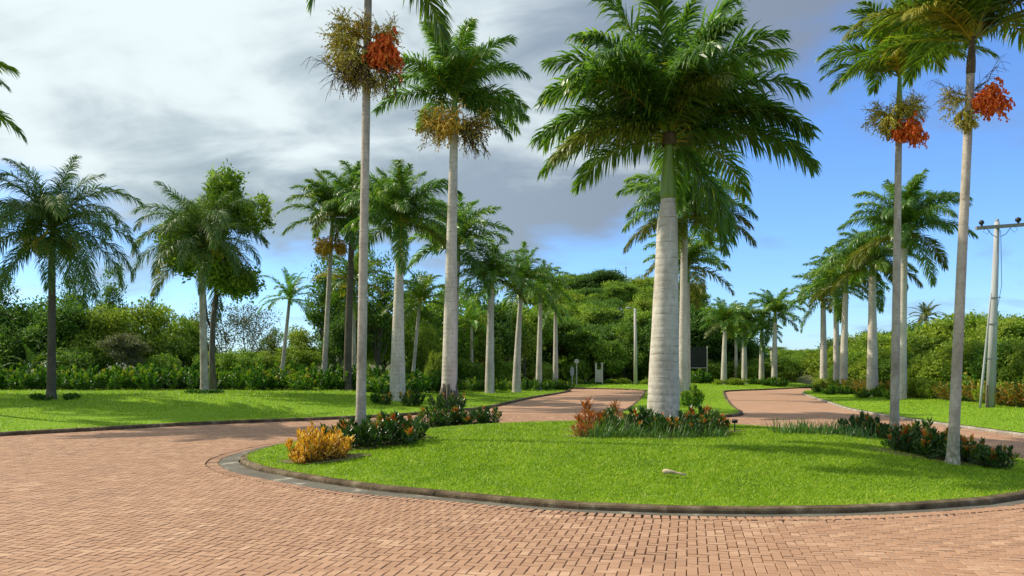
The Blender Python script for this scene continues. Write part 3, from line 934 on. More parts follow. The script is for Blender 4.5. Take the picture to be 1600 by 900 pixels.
# fruit and flower clusters
def cluster_mesh(seed, R, nb, strands, fruit, droop, mk, fmk=None, thick=.006, up=.2, fsz=.016, spread=1.0):
    """a branched stalk leaving the trunk along +X whose strands fan out and hang"""
    r = np.random.RandomState(seed); mb = MB()
    P0 = np.array([0., 0, 0]); d = np.array([1., 0, .35]); pts = [P0.copy()]; p = P0.copy()
    for k in range(4):
        d = d + np.array([0, 0, -.16 * droop]); d /= np.linalg.norm(d); p = p + d * R * .2; pts.append(p.copy())
    mb.tube(pts, [.022, .018, .015, .012, .008], 5, .4, 0)
    for i in range(nb):
        s0 = pts[min(4, 1 + int(r.randint(0, 4)))] * r.uniform(.8, 1)
        v = r.normal(0, 1, 3); v[0] = abs(v[0]) * .8 + .25 * spread; v[2] = v[2] * .8 + up; v /= np.linalg.norm(v)
        L = R * r.uniform(.4, .75)
        bp = [s0.copy()]; q = s0.copy(); dd = v.copy()
        for k in range(3):
            dd = dd + np.array([0, 0, -.35 * droop]); dd /= np.linalg.norm(dd); q = q + dd * L / 3; bp.append(q.copy())
        mb.tube(bp, [thick * 1.5, thick * 1.3, thick * 1.1, thick * .8], 3, r.uniform(.2, .8), 0, False)
        for j in range(strands):
            a = bp[1 + r.randint(0, 3)].copy(); e = dd * .6 + r.normal(0, .65, 3); e /= np.linalg.norm(e)
            l2 = R * r.uniform(.18, .42); sp = [a.copy()]
            for k in range(3):
                e = e + np.array([0, 0, -.5 * droop]); e /= np.linalg.norm(e); a = a + e * l2 / 3; sp.append(a.copy())
            mb.tube(sp, [thick, thick, thick * .9, thick * .5], 3, min(1, max(0, r.normal(.5, .22))), 0, False)
            for k in range(fruit):
                u = (k + r.uniform(.2, .8)) / fruit * 3; k0 = min(2, int(u)); fp = sp[k0] + (sp[k0 + 1] - sp[k0]) * (u - k0) + r.normal(0, .012, 3)
                f = fsz * r.uniform(.7, 1.2)
                mb.add([fp + np.array(v_) * f for v_ in ((1, 0, 0), (-1, 0, 0), (0, 1, 0), (0, -1, 0), (0, 0, 1.2), (0, 0, -1.2))],
                       [[0, 2, 4], [2, 1, 4], [1, 3, 4], [3, 0, 4], [2, 0, 5], [1, 2, 5], [3, 1, 5], [0, 3, 5]], r.uniform(0, 1), 1 if fmk else 0)
    return mb.mesh('fruit_cluster', (M[mk], M[fmk]) if fmk else (M[mk],))


CM = {
    'flowers': cluster_mesh(1, .62, 26, 9, 3, .35, 'fruit_yellow', 'fruit_yellow', .0055, .35, .012),
    'flowers_b': cluster_mesh(2, .62, 24, 9, 3, .5, 'fruit_yellow', 'fruit_orange', .0055, .2, .013),
    'green': cluster_mesh(3, .55, 18, 7, 7, 1.1, 'fruit_yellow', 'fruit_yellow', .006, -.1, .017),
    'red': cluster_mesh(4, .55, 22, 7, 8, 1.2, 'fruit_red', 'fruit_red', .008, 0, .022),
    'twigs': cluster_mesh(5, .75, 12, 6, 0, .45, 'twig_grey', None, .0045, 0),
    'brown': cluster_mesh(6, .6, 22, 9, 2, 1.3, 'twig_brown', 'fruit_yellow', .006, -.2, .012),
    'orange': cluster_mesh(7, .62, 22, 8, 5, .9, 'fruit_yellow', 'fruit_orange', .007, .1, .02),
}
CLAB = {'flowers': 'feathery olive-yellow flower cluster', 'flowers_b': 'golden yellow flower cluster', 'green': 'hanging bunch of unripe yellow-green fruit',
        'red': 'hanging bunch of bright red fruit', 'twigs': 'bare dry grey flower twigs', 'brown': 'dry brown spent flower strands', 'orange': 'orange fruit cluster'}


def add_cluster(t, key, x, z, azd, s=1.0, tilt=0.0):
    o = obj('flower_cluster' if key in ('flowers', 'flowers_b', 'twigs', 'brown') else 'fruit_cluster', CM[key], t, (x, 0, z), (0, math.radians(tilt), math.radians(azd)), s)
    o['label'] = CLAB[key]
    return o


def lz(t, hx_, hz, py, d):
    """local height and sideways offset on a palm for a photo row"""
    z = WZ(py, d) - t.location.z
    return z, hx_ * (z / hz) ** 1.0


# --- royal palms
t, inf = palm_tree('royal_palm', 'largest royal palm, with thick pale ringed trunk and green crownshaft, rising from island flower bed', 'palm tree', 'royal', 1036, 18, 1046, 198,
                   .355, .158, 1.62, 1.0, 27, 5, bark='bark_royal', scar=.15, mix=(4, 5, 9, 9, 7, 3, 0), olds={4: .12, 5: .4}, curve=1.1, clear=2,
                   extra=((12, 6, .95, None), (-14, 6, .9, None), (-160, 4, .98, 'olive'), (178, 3, 1.08, None), (2, 3, 1.1, None), (-8, 4, 1.1, None), (168, 1, 1.2, None), (192, 2, 1.1, None), (178, 0, 1.3, None), (15, 0, 1.3, None), (150, 1, 1.1, None), (10, 1, 1.22, None), (-20, 2, 1.08, None), (35, 1, 1.15, None), (-70, 2, .82, 'olive'), (-118, 0, 1.15, None), (-150, 2, 1.0, None)))
obj('old_sheath', shaft_mesh(.30, .17, .15, M['shaft_brown'], 1.0), t, (inf[0] * .985, 0, inf[1] - .42))

G_MED = 'royal palms on the median'
palm_tree('royal_palm', 'royal palm standing directly behind the largest palm, its full crown showing on both sides', 'palm tree', 'royal', 1067, 42, 1070, 330,
          .25, .17, 1.5, 1.16, 30, 21, G_MED, 'bark_royal_far', False, olds={4: .4, 5: .9, 6: 1}, mix=(3, 4, 5, 5, 5, 3, 1), scar=.3)
palm_tree('royal_palm', 'lower royal palm farther behind the largest palm, its yellowish crown under the nearer one', 'palm tree', 'royal_far', 1074, 52, 1074, 408,
          .22, .16, 1.4, 1.02, 30, 22, G_MED, 'bark_royal_far', True, olds={4: .5, 5: .9, 6: 1})

G_L = 'royal palms in the row beside the side lawn'
palm_tree('royal_palm', 'bottle trunked royal palm in the lawn row, nearest the slim palm with red fruit', 'palm tree', 'royal', 621, 33.7, 626, 335,
          .33, .145, .95, .86, 30, 31, G_L, 'bark_royal', mix=(4, 4, 6, 5, 4, 2, 1), olds={5: .4, 6: .8}, scar=.16)
t, inf = palm_tree('royal_palm', 'tall royal palm with golden flower cluster and dark root boot at the lawn edge', 'palm tree', 'royal', 701, 31, 711, 148,
                   .29, .15, 1.15, 1.02, 25, 32, G_L, 'bark_royal', mix=(4, 4, 6, 5, 4, 1, 0), scar=.16, curve=1.2, clear=2, extra=((0, 5, .85, None), (20, 3, 1.0, None), (-100, 1, .6, 'lime')))
zc = WZ(205, 31) - t.location.z
for k, (az, key, s) in enumerate(((175, 'flowers_b', 1.75), (5, 'flowers_b', 1.8), (-90, 'orange', 1.5), (60, 'flowers_b', 1.6), (130, 'flowers', 1.6), (-30, 'brown', 1.7), (-140, 'flowers_b', 1.5))):
    add_cluster(t, key, inf[0] * .93, zc - (.15 if key in ('brown',) else 0), az, s * 1.15, -12)
mb = MB()
for k in range(26):
    a = k * 2.4; R0 = .30 + .05 * math.sin(k * 1.7)
    mb.tube([(math.cos(a) * .27, math.sin(a) * .27, .85 + .15 * math.sin(k)), (math.cos(a + .1) * (R0 + .06), math.sin(a + .1) * (R0 + .06), .4), (math.cos(a) * (R0 + .14), math.sin(a) * (R0 + .14), -.1)], [.04, .06, .06], 5, .4)
obj('root_boot', mb.mesh('root_boot', (M['bark_dark'],), True), t)
palm_tree('royal_palm', 'royal palm half hidden behind the tall one with the golden flower cluster', 'palm tree', 'royal_far', 708, 45, 716, 378,
          .24, .15, 1.1, .96, 26, 33, G_L, 'bark_royal_far', True)
palm_tree('royal_palm', 'royal palm with darkest drooping crown, fourth from the far end of the lawn row', 'palm tree', 'royal_far', 765, 46, 768, 425,
          .27, .17, 1.0, .78, 26, 34, G_L, 'bark_royal_far', True, mix=(2, 3, 5, 6, 6, 3, 1), olds={5: .3})
palm_tree('royal_palm', 'royal palm with tall upright crown, third from the far end of the lawn row', 'palm tree', 'royal_far', 807, 49, 815, 437,
          .26, .12, .9, .80, 26, 35, G_L, 'bark_royal_far', True, mix=(4, 4, 5, 4, 4, 2, 1))
palm_tree('royal_palm', 'thin royal palm, second from the far end of the lawn row', 'palm tree', 'royal_far', 842, 54, 845, 452,
          .22, .12, .9, .76, 24, 36, G_L, 'bark_royal_far', True, mix=(3, 4, 5, 5, 5, 2, 1))
palm_tree('royal_palm', 'bright lime green royal palm at the far tip of the lawn row', 'palm tree', 'lime', 868, 57, 868, 468,
          .20, .12, .9, .84, 22, 37, G_L, 'bark_royal_far', True, mix=(3, 5, 5, 4, 3, 2, 1))

G_R = 'royal palms along the verge'
palm_tree('royal_palm', 'tallest royal palm on the verge, its trunk behind a slim palm trunk', 'palm tree', 'royal', 1409, 37.7, 1413, 352,
          .22, .16, 1.1, .92, 30, 41, G_R, 'bark_royal_far', False, mix=(4, 5, 5, 4, 4, 2, 1), olds={4: .2, 5: .6}, scar=.3)
palm_tree('royal_palm', 'pale stout royal palm on the verge beside the tallest one', 'palm tree', 'royal', 1363, 42, 1363, 405,
          .29, .17, .9, .84, 30, 42, G_R, 'bark_royal', False, mix=(3, 4, 5, 5, 5, 3, 1), olds={4: .3, 5: .8}, scar=.3)
palm_tree('royal_palm', 'nearer royal palm of the close pair on the verge', 'palm tree', 'royal_far', 1318, 48, 1322, 432,
          .24, .16, 1.0, .80, 26, 43, G_R, 'bark_royal_far', True, olds={4: .3, 5: .8})
palm_tree('royal_palm', 'farther royal palm of the close pair on the verge', 'palm tree', 'royal_far', 1307, 51, 1306, 440,
          .21, .15, 1.0, .78, 26, 44, G_R, 'bark_royal_far', True, olds={4: .3, 5: .6})
palm_tree('royal_palm', 'royal palm at the far end of the verge with dark boot on its foot', 'palm tree', 'royal_far', 1287, 54, 1286, 458,
          .25, .17, 1.0, .76, 26, 45, G_R, 'bark_royal_far', True, olds={5: .5})
G_F = 'royal palms on the far lawn'
for lab, bp, d, hx_, hy_, s, sd in (
        ('royal palm with darkened trunk foot on the far lawn, nearest the bend of the road', 1210, 70, 1211, 487, .86, 51),
        ('smaller royal palm on the far lawn between two brighter trunks', 1190, 73, 1190, 512, .62, 52),
        ('bright trunked royal palm in the middle of the far lawn', 1163, 71, 1163, 502, .72, 53),
        ('royal palm on the far lawn nearest the black screen', 1131, 69, 1133, 500, .74, 54)):
    palm_tree('royal_palm', lab, 'palm tree', 'royal_far', bp, d, hx_, hy_, .27, .17, .95, s * 1.05, 26, sd, G_F, 'bark_royal_far', True, mix=(4, 5, 5, 5, 4, 2, 1), olds={5: .4})
for lab, bp, d, hx_, hy_, s, sd in (
        ('thin palm with bare grey trunk at the wood edge behind the far lawn', 1150, 78, 1150, 520, .5, 55),
        ('second thin palm at the wood edge, half hidden behind the bright trunked one', 1158, 80, 1160, 528, .5, 56)):
    palm_tree('thin_palm', lab, 'palm tree', 'lime', bp, d, hx_, hy_, .2, .14, .5, s, 14, sd, 'thin palms at the wood edge', 'bark_slim', True)

# --- slim palms with fruit
G_S = 'slim fruiting palms on the island'
t, inf = palm_tree('slim_palm', 'very tall slim palm with bright red fruit bunch and olive flowers, beside golden shrub', 'palm tree', 'slim', 563, 15, 578, -165,
                   .094, .068, 1.35, 1.15, 26, 61, G_S, 'bark_slim', mix=(3, 4, 5, 4, 3, 1, 0), scar=.11, curve=1.0, extra=((-38, 5, 1.12, 'golden'), (178, 6, .85, None)))
def at(py, d=15): return WZ(py, d) - t.location.z
zz0 = at(70)
for key, py, az, s, ti in (('flowers', 78, 178, 1.15, -12), ('flowers', 66, -150, 1.05, -20), ('green', 88, 172, 1.05, 0), ('green', 92, -128, 1.0, 0), ('red', 72, -22, 1.0, 0), ('red', 78, 6, .95, 0), ('red', 84, -48, .85, 0),
                           ('flowers', 62, 20, .9, -15), ('twigs', 122, 186, 1.1, 0), ('brown', 112, -100, .95, 0), ('brown', 108, -10, 1.0, 0), ('brown', 108, 150, .9, 0), ('flowers', 118, -40, .75, 45), ('flowers_b', 60, -95, .75, -10)):
    z = at(py); add_cluster(t, key, inf[0] * z / inf[1], z, az, s, ti)

t, inf = palm_tree('slim_palm', 'slim palm behind the island shrubs with orange red fruit ball under its green crownshaft', 'palm tree', 'slim', 1397, 17.2, 1406, 100,
                   .094, .064, 1.25, .80, 32, 62, G_S, 'bark_slim', mix=(4, 7, 8, 5, 1, 0, 0), scar=.11, curve=1.0, clear=2, olds={2: .12, 3: .2}, oldmat='olive', extra=((-125, 3, .8, 'golden'), (-50, 2, .8, 'golden')))
def at(py, d=17.2): return WZ(py, d) - t.location.z
for key, py, az, s, ti in (('red', 200, -75, .78, 0), ('red', 204, -30, .8, 0), ('flowers', 184, 150, .95, -15), ('flowers', 184, 30, .9, -20), ('green', 188, -150, 1.0, 0), ('flowers', 182, -100, .75, -15), ('green', 188, 60, .9, 0), ('red', 206, -120, .6, 0), ('flowers', 184, -40, .8, -30)):
    z = at(py); add_cluster(t, key, inf[0] * z / inf[1], z, az, s, ti)

t, inf = palm_tree('slim_palm', 'slim pale palm in the near shrubs with red bunch and dry flowers on separate stalks', 'palm tree', 'slim', 1488, 12.5, 1520, 40,
                   .082, .060, .75, .82, 32, 63, G_S, 'bark_slim', mix=(4, 7, 8, 5, 1, 0, 0), scar=.11, curve=1.0, clear=2, olds={2: .12, 3: .25}, oldmat='olive', extra=((-150, 3, .95, 'golden'), (-10, 2, 1.15, 'olive')), brown=True)
def at(py, d=12.5): return WZ(py, d) - t.location.z
for key, py, az, s, ti in (('red', 150, -10, .82, -5), ('red', 156, -50, .6, 0), ('twigs', 148, 15, .75, -25), ('flowers', 160, 178, .62, -8), ('twigs', 152, 172, .6, -10), ('green', 178, -150, .55, 0), ('green', 184, -120, .5, 20)):
    z = at(py); add_cluster(t, key, inf[0] * z / inf[1], z, az, s, ti)

t, inf = palm_tree('slim_palm', 'palm beyond the picture edge, only a green frond tip entering beside the bright cloud', 'palm tree', 'slim', -165, 24, -155, 128,
                   .13, .09, 1.0, 1.42, 22, 64, None, 'bark_slim', mix=(3, 4, 5, 6, 3, 1, 0), extra=((-4, 3, 1.08, None),))
# more palms of the same avenue beyond the frame: their shade falls across the lawn
for k, (x, y, hh_) in enumerate(((-22.6, 29.5, 12.3), (-26.5, 33.5, 10.5), (-28, 30.5, 13.0))):
    palm_tree('queen_palm', ('broad palm', 'bushy palm', 'leaning palm')[k] + ' beyond the picture edge whose shade crosses the side lawn', 'palm tree', 'queen', 800 + x / y * F, y, 800 + x / y * F, HY - (hh_ - CH) / y * F,
              .2, .14, .3, 1.0, 34, 65 + k, None, 'bark_dark')

# --- queen palms and others behind the side lawn
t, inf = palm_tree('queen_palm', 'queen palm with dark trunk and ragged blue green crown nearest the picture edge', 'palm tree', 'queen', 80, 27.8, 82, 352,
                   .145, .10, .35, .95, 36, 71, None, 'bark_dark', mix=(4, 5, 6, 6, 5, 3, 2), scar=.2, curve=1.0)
for az in (-100, 170, 10): add_cluster(t, 'green', inf[0], inf[1] - .5, az, 1.4)
t, inf = palm_tree('queen_palm', 'palm with yellow lower fronds growing against the round leafy tree', 'palm tree', 'queen', 320, 34, 314, 372,
                   .17, .11, .4, .98, 34, 72, None, 'bark_slim', mix=(4, 5, 6, 5, 5, 3, 2), scar=.2, curve=1.0, olds={4: .5, 5: .5}, oldmat='golden')
for az in (-100, 160, -20, 60): add_cluster(t, 'green', inf[0], inf[1] - .5, az, 1.6)
palm_tree('young_palm', 'small pale green palm with thin leaning trunk behind the hedge', 'palm tree', 'lime', 438, 42, 453, 462,
          .12, .08, .4, .72, 17, 73, None, 'bark_slim', True, mix=(3, 4, 5, 4, 3, 1, 0), curve=1.0)
t, inf = palm_tree('slim_palm', 'slim palm behind the hedge with orange flower ball below its arching crown', 'palm tree', 'slim', 505, 40, 520, 335,
                   .14, .10, 1.1, 1.15, 22, 74, None, 'bark_slim', mix=(3, 4, 5, 4, 4, 1, 0), curve=1.0)
for az in (-100, 160, -20, 60, 200): add_cluster(t, 'orange', inf[0] * .95, WZ(385, 40) - t.location.z, az, 1.15)
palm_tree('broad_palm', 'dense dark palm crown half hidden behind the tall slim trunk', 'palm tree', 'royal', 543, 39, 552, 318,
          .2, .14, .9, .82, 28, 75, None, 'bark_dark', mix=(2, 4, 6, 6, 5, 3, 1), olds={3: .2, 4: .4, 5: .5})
palm_tree('slim_palm', 'slim palm with drooping yellow flowers among the trees behind the tall slim trunk', 'palm tree', 'slim', 553, 44, 552, 440,
          .14, .1, .8, .95, 20, 76, None, 'bark_slim', True, olds={3: .4, 4: .6}, oldmat='golden')
palm_tree('young_palm', 'small dark palm between the two nearest trunks of the lawn row', 'palm tree', 'slim', 643, 42, 656, 468,
          .10, .08, .4, .95, 18, 77, None, 'bark_slim', True, curve=1.0)
palm_tree('young_palm', 'small pale palm at the wood edge between the lawn row trunks', 'palm tree', 'lime', 737, 58, 737, 500,
          .14, .1, .5, .9, 17, 78, None, 'bark_slim', True)
palm_tree('coconut_palm', 'coconut palm standing alone above the green bank against the blue sky', 'palm tree', 'coconut', 1445, 82, 1447, 494,
          .2, .14, .1, .62, 22, 81, None, 'bark_slim', True, z0=3.0, mix=(4, 4, 5, 5, 4, 2, 1))
palm_tree('thin_palm', 'tiny far palm on the wooded rise beyond the road bend', 'palm tree', 'coconut', 1234, 118, 1234, 560,
          .25, .2, .1, .6, 14, 82, None, 'bark_slim', True)


# ------------------------------------------------------------------ shrubs and trees
def leaf_arrays(P, D, N, L, Wd, fold=.25):
    """folded two-triangle leaves: base P, direction D, face normal N"""
    D = D / np.linalg.norm(D, axis=1)[:, None]
    S = np.cross(D, N); S /= (np.linalg.norm(S, axis=1)[:, None] + 1e-9)
    Nn = np.cross(S, D)
    n = len(P)
    V = np.empty((n, 4, 3))
    V[:, 0] = P
    V[:, 1] = P + D * (L * .45)[:, None] + S * (Wd / 2)[:, None] + Nn * (Wd * fold)[:, None]
    V[:, 2] = P + D * L[:, None]
    V[:, 3] = P + D * (L * .45)[:, None] - S * (Wd / 2)[:, None] + Nn * (Wd * fold)[:, None]
    b = (np.arange(n) * 4)[:, None]
    Fc = np.stack([np.hstack([b, b + 1, b + 2]), np.hstack([b, b + 2, b + 3])], 1).reshape(-1, 3)
    return V.reshape(-1, 3), Fc


def shrub_meshes(seed, R, H, stems, per, leafL, leafW, mk, tlow, thigh, tiptint, round_=False):
    r = np.random.RandomState(seed)
    mb = MB(); Ps, Ds, Ls, Ws, Ts = [], [], [], [], []
    for i in range(stems):
        a = r.uniform(0, 2 * PI); rad = math.sqrt(r.uniform(0, 1))
        h = H * (1 - .45 * rad ** 2) * r.uniform(.65, 1.08)
        tip = np.array([math.cos(a) * rad * R, math.sin(a) * rad * R, h]); base = np.array([tip[0] * .35, tip[1] * .35, -.04])
        mid = (base + tip) / 2 + np.array([tip[0] * .1, tip[1] * .1, 0])
        mb.tube([base, mid, tip], [.012, .009, .004], 4, .5, 0, False)
        tip_t = r.uniform(0, 1) < tiptint
        for k in range(per):
            u = k / per
            q = 1 - u ** 1.5 * .85
            p = base + (mid - base) * min(1, q * 2) if q < .5 else mid + (tip - mid) * (q - .5) * 2
            az = k * 2.4 + r.uniform(-.4, .4); el = r.uniform(.1, .5) + (1 - u) * .9
            D = np.array([math.cos(az) * math.cos(el), math.sin(az) * math.cos(el), math.sin(el)])
            Ps.append(p); Ds.append(D); Ls.append(leafL * r.uniform(.65, 1.15) * (.75 + .4 * min(1, u * 2))); Ws.append(leafW * r.uniform(.7, 1.2))
            tt = r.uniform(tlow, thigh)
            if tip_t and u < .4: tt = r.uniform(.64, .94)
            Ts.append(tt)
    Ps, Ds = np.array(Ps), np.array(Ds)
    N = np.array([0, 0, 1.0]) + r.normal(0, .35, Ps.shape)
    V, Fc = leaf_arrays(Ps, Ds, N, np.array(Ls), np.array(Ws))
    V[:, 2] = np.maximum(V[:, 2], .0)
    fol = mesh_np('foliage', V, Fc, (M[mk],), np.repeat(Ts, 2))
    return fol, mb.mesh('stems', (M['stem'],))


SH = {
    'croton_a': shrub_meshes(1, .42, .62, 15, 22, .19, .060, 'croton', .05, .6, .2),
    'croton_b': shrub_meshes(2, .45, .66, 16, 22, .20, .065, 'croton', .0, .5, .18),
    'croton_red': shrub_meshes(3, .36, .66, 13, 22, .20, .055, 'croton', .15, .66, .5),
    'gold': shrub_meshes(4, .48, .56, 40, 26, .13, .034, 'gold', .0, 1.0, 0),
    'hedge_a': shrub_meshes(5, .85, 1.25, 26, 28, .24, .11, 'hedge', .0, .72, .22),
    'hedge_b': shrub_meshes(6, .9, 1.15, 26, 28, .23, .12, 'hedge', .05, .78, .10),
    'hedge_red': shrub_meshes(7, .8, 1.2, 24, 28, .24, .10, 'hedge', .2, .85, .7),
    'low': shrub_meshes(8, .55, .42, 16, 20, .17, .08, 'hedge', .0, .6, .05),
    'autumn': shrub_meshes(9, .8, .95, 26, 26, .17, .06, 'autumn', .0, 1, 0),
    'rust': shrub_meshes(10, .26, .62, 9, 20, .24, .036, 'bromeliad', 0, 1, 0),
    'bright': shrub_meshes(11, .8, .95, 24, 26, .22, .10, 'tree_light', .2, 1, 0),
}


def strap_mesh(seed, n, L, wd, spread):
    r = np.random.RandomState(seed); mb = MB()
    for i in range(n):
        a = r.uniform(0, 2 * PI); p = np.array([r.normal(0, spread), r.normal(0, spread), 0.]); el = r.uniform(.7, 1.45)
        d = np.array([math.cos(a) * math.cos(el), math.sin(a) * math.cos(el), math.sin(el)]); S = np.array([-math.sin(a), math.cos(a), 0])
        ll = L * r.uniform(.6, 1.2); w_ = wd * r.uniform(.7, 1.2); g = r.uniform(.35, 1.0)
        V = []
        for k, wk in enumerate((.8, 1, .9, .6)):
            V += [p - S * w_ * wk / 2, p + S * w_ * wk / 2]
            p = p + d * ll / 4; d = d + np.array([0, 0, -g * .42]); d /= np.linalg.norm(d)
        V.append(p); V = [np.array([v[0], v[1], max(v[2], 0)]) for v in V]
        mb.add(V, [[0, 1, 3, 2], [2, 3, 5, 4], [4, 5, 7, 6], [6, 7, 8]], float(np.clip(r.normal(.5, .25), 0, 1)))
    return mb.mesh('foliage', (M['strap'],))


STRAP = [strap_mesh(20 + i, 90, .44, .018, .16) for i in range(3)]
STRAP_LOW = [strap_mesh(30 + i, 90, .34, .018, .22) for i in range(2)]
ORD = ['first', 'second', 'third', 'fourth', 'fifth', 'sixth', 'seventh', 'eighth', 'ninth', 'tenth', 'eleventh', 'twelfth', 'thirteenth', 'fourteenth', 'fifteenth', 'sixteenth',
       'seventeenth', 'eighteenth', 'nineteenth', 'twentieth']
TENS = {2: ('twenty', 'twentieth'), 3: ('thirty', 'thirtieth'), 4: ('forty', 'fortieth'), 5: ('fifty', 'fiftieth'), 6: ('sixty', 'sixtieth'), 7: ('seventy', 'seventieth'), 8: ('eighty', 'eightieth'), 9: ('ninety', 'ninetieth')}
def ordn(i):
    if i < 20: return ORD[i]
    t, u = divmod(i + 1, 10)
    return TENS[t][1] if u == 0 else TENS[t][0] + '-' + ORD[u - 1]



def shrub(name, key, label, px, d, s=1.0, sz=1.0, group=None, cat='shrub', x=None):
    x = WX(px, d) if x is None else x
    z = ground_z(x, d) - .02
    t = thing(name, label, cat, (x, d, z), rs.uniform(0, 6.28), group)
    if key == 'strap': f = STRAP[rs.randint(3)]; st = None
    elif key == 'strap_low': f = STRAP_LOW[rs.randint(2)]; st = None
    else: f, st = SH[key]
    if st is None:
        obj('foliage', f, t, (0, 0, 0), (0, 0, 0), (s, s, s * sz), kind='stuff')
    else:
        obj('foliage', f, t, (0, 0, 0), (0, 0, 0), (s, s, s * sz), kind='stuff')
        obj('stems', st, t, (0, 0, 0), (0, 0, 0), (s, s, s * sz))
    return t


# island beds.  bed A: round the tall slim palm
G = 'shrubs in the bed of the tall slim palm'
shrub('golden_croton', 'gold', 'golden orange low shrub beside the tall slim palm', 492, 13.3, .95, 1.1, G)
shrub('golden_croton', 'gold', 'small golden shrub at the outer foot of the bigger golden ones', 478, 13.2, .6, .75, G)
shrub('golden_croton', 'gold', 'second golden shrub, the one touching the dark crotons', 520, 13.5, .86, 1.0, G)
for k, (px, d, s, key, lb) in enumerate(((548, 14.4, .85, 'croton_b', 'dark croton shrub wedged between golden shrub and slim trunk'), (590, 14.3, .9, 'croton_a', 'croton shrub with orange tips just past the tall slim trunk'),
                                         (622, 14.3, .95, 'croton_b', 'dense dark green croton at the middle of the slim palm bed'), (640, 14.9, .8, 'croton_a', 'croton with upright orange shoots at the end of the slim palm bed'),
                                         (585, 15.6, .85, 'croton_a', 'croton standing behind the tall slim trunk'), (530, 15.0, .8, 'croton_b', 'olive croton behind the golden shrubs'))):
    shrub('croton', key, lb, px, d, s, 1.0, G)
# bed B: far edge of the island, below the boot of the tall royal palm
G = 'crotons along the far edge of the island'
for k, (px, d, s, key, lb) in enumerate(((674, 20.4, 1.0, 'croton_red', 'red leaved croton at the near end of the row below the root boot'), (695, 20.5, .98, 'croton_a', 'green and orange croton directly below the root boot'),
                                         (718, 20.6, .95, 'croton_b', 'dark croton in the middle of the row below the root boot'), (741, 20.5, .95, 'croton_a', 'croton with yellow green tips, next to last below the root boot'), (764, 20.4, .85, 'croton_b', 'last croton of the row, beside the brick road gap'))):
    shrub('croton', key, lb, px, d, s, .95, G)
# bed C: round the big royal palm
G = 'plants in the bed of the largest royal palm'
shrub('rust_plant', 'rust', 'tall rust red spiky plant at the near end of the big palm bed', 921, 15.9, 1.0, 1.0, G, 'plant')
shrub('rust_plant', 'rust', 'short rust red plant at the outer corner of the big palm bed', 909, 15.2, .75, .8, G, 'plant')
shrub('rust_plant', 'rust', 'rust red plant among grassy leaves left of the pale trunk', 962, 16.6, .9, 1.0, G, 'plant')
shrub('rust_plant', 'rust', 'thin reddish plant close to the pale trunk', 985, 16.2, .6, .9, G, 'plant')
for px, d, s_, key, lb in ((944, 16.0, .8, 'croton_red', 'red and green croton behind the tallest rust red plant'), (975, 15.6, .7, 'croton_a', 'mixed croton rising from the strap leaves before the trunk'), (1003, 15.7, .85, 'croton_b', 'dark bushy croton at the lit side of the pale trunk'),
                       (1036, 15.3, .62, 'croton_red', 'low croton directly before the pale trunk'), (1072, 15.3, .62, 'croton_a', 'low yellowish croton on the shaded side of the pale trunk'), (1092, 16.2, .85, 'croton_b', 'tall leafy croton beyond the pale trunk'), (1108, 15.5, .7, 'croton_red', 'reddish croton near the path light')):
    shrub('croton', key, lb, px, d, s_, 1.0, G)
shrub('croton', 'croton_red', 'orange tipped croton at the foot of the pale trunk', 1020, 15.9, .85, .9, G)
shrub('croton', 'croton_a', 'small croton in front of the pale trunk', 1049, 15.7, .7, .85, G)
shrub('croton', 'croton_b', 'dark croton past the pale trunk in the grassy bed', 1068, 16.0, .8, .9, G)
shrub('rust_plant', 'rust', 'orange spiky plant past the pale trunk', 1101, 16.4, .85, .9, G, 'plant')
shrub('croton', 'croton_red', 'red and yellow croton at the path light end of the bed', 1118, 15.8, .75, 1.0, G)
shrub('croton', 'croton_a', 'yellow green croton between the two orange plants', 1087, 15.4, .6, .95, G)
for k, (px, d, s) in enumerate(((934, 15.0, .9), (948, 15.4, 1.0), (966, 15.1, 1.0), (985, 15.3, .95), (1006, 15.0, .8), (1030, 14.9, .65), (1052, 14.9, .6), (1076, 15.0, .75), (1099, 15.1, .7), (1124, 15.1, .7), (958, 16.3, 1.1), (1000, 16.4, 1.1), (1084, 16.4, 1.0))):
    shrub('spider_lily', 'strap', ordn(k) + ' clump of arching strap leaves counted through the big palm bed', px, d, s, 1.0, G, 'plant')
# bed D: grassy strip and dark crotons before the second slim palm
G = 'plants in the strip beside the second slim palm'
for k, (px, d) in enumerate(((1238, 16.0), (1252, 16.4), (1266, 15.9), (1281, 16.3), (1296, 16.0), (1310, 16.4), (1322, 15.9), (1335, 16.3))):
    shrub('spider_lily', 'strap_low', ordn(k) + ' low grassy clump in the strip leading to the second slim palm', px, d, 1.0, 1.0, G, 'plant')
for k, (px, d, s, key, lb) in enumerate(((1332, 16.9, .62, 'croton_b', 'dark upright croton where the grassy strip ends'), (1352, 17.1, .75, 'croton_b', 'tallest dark croton before the second slim palm'), (1368, 16.8, .62, 'croton_b', 'croton beside the tallest dark one'),
                                         (1384, 16.4, .5, 'croton_a', 'small yellowish croton touching the second slim palm'), (1412, 16.2, .55, 'croton_a', 'small croton just past the second slim palm'))):
    shrub('croton', key, lb, px, d, s, 1.15, G)
G = 'crotons round the third slim palm'
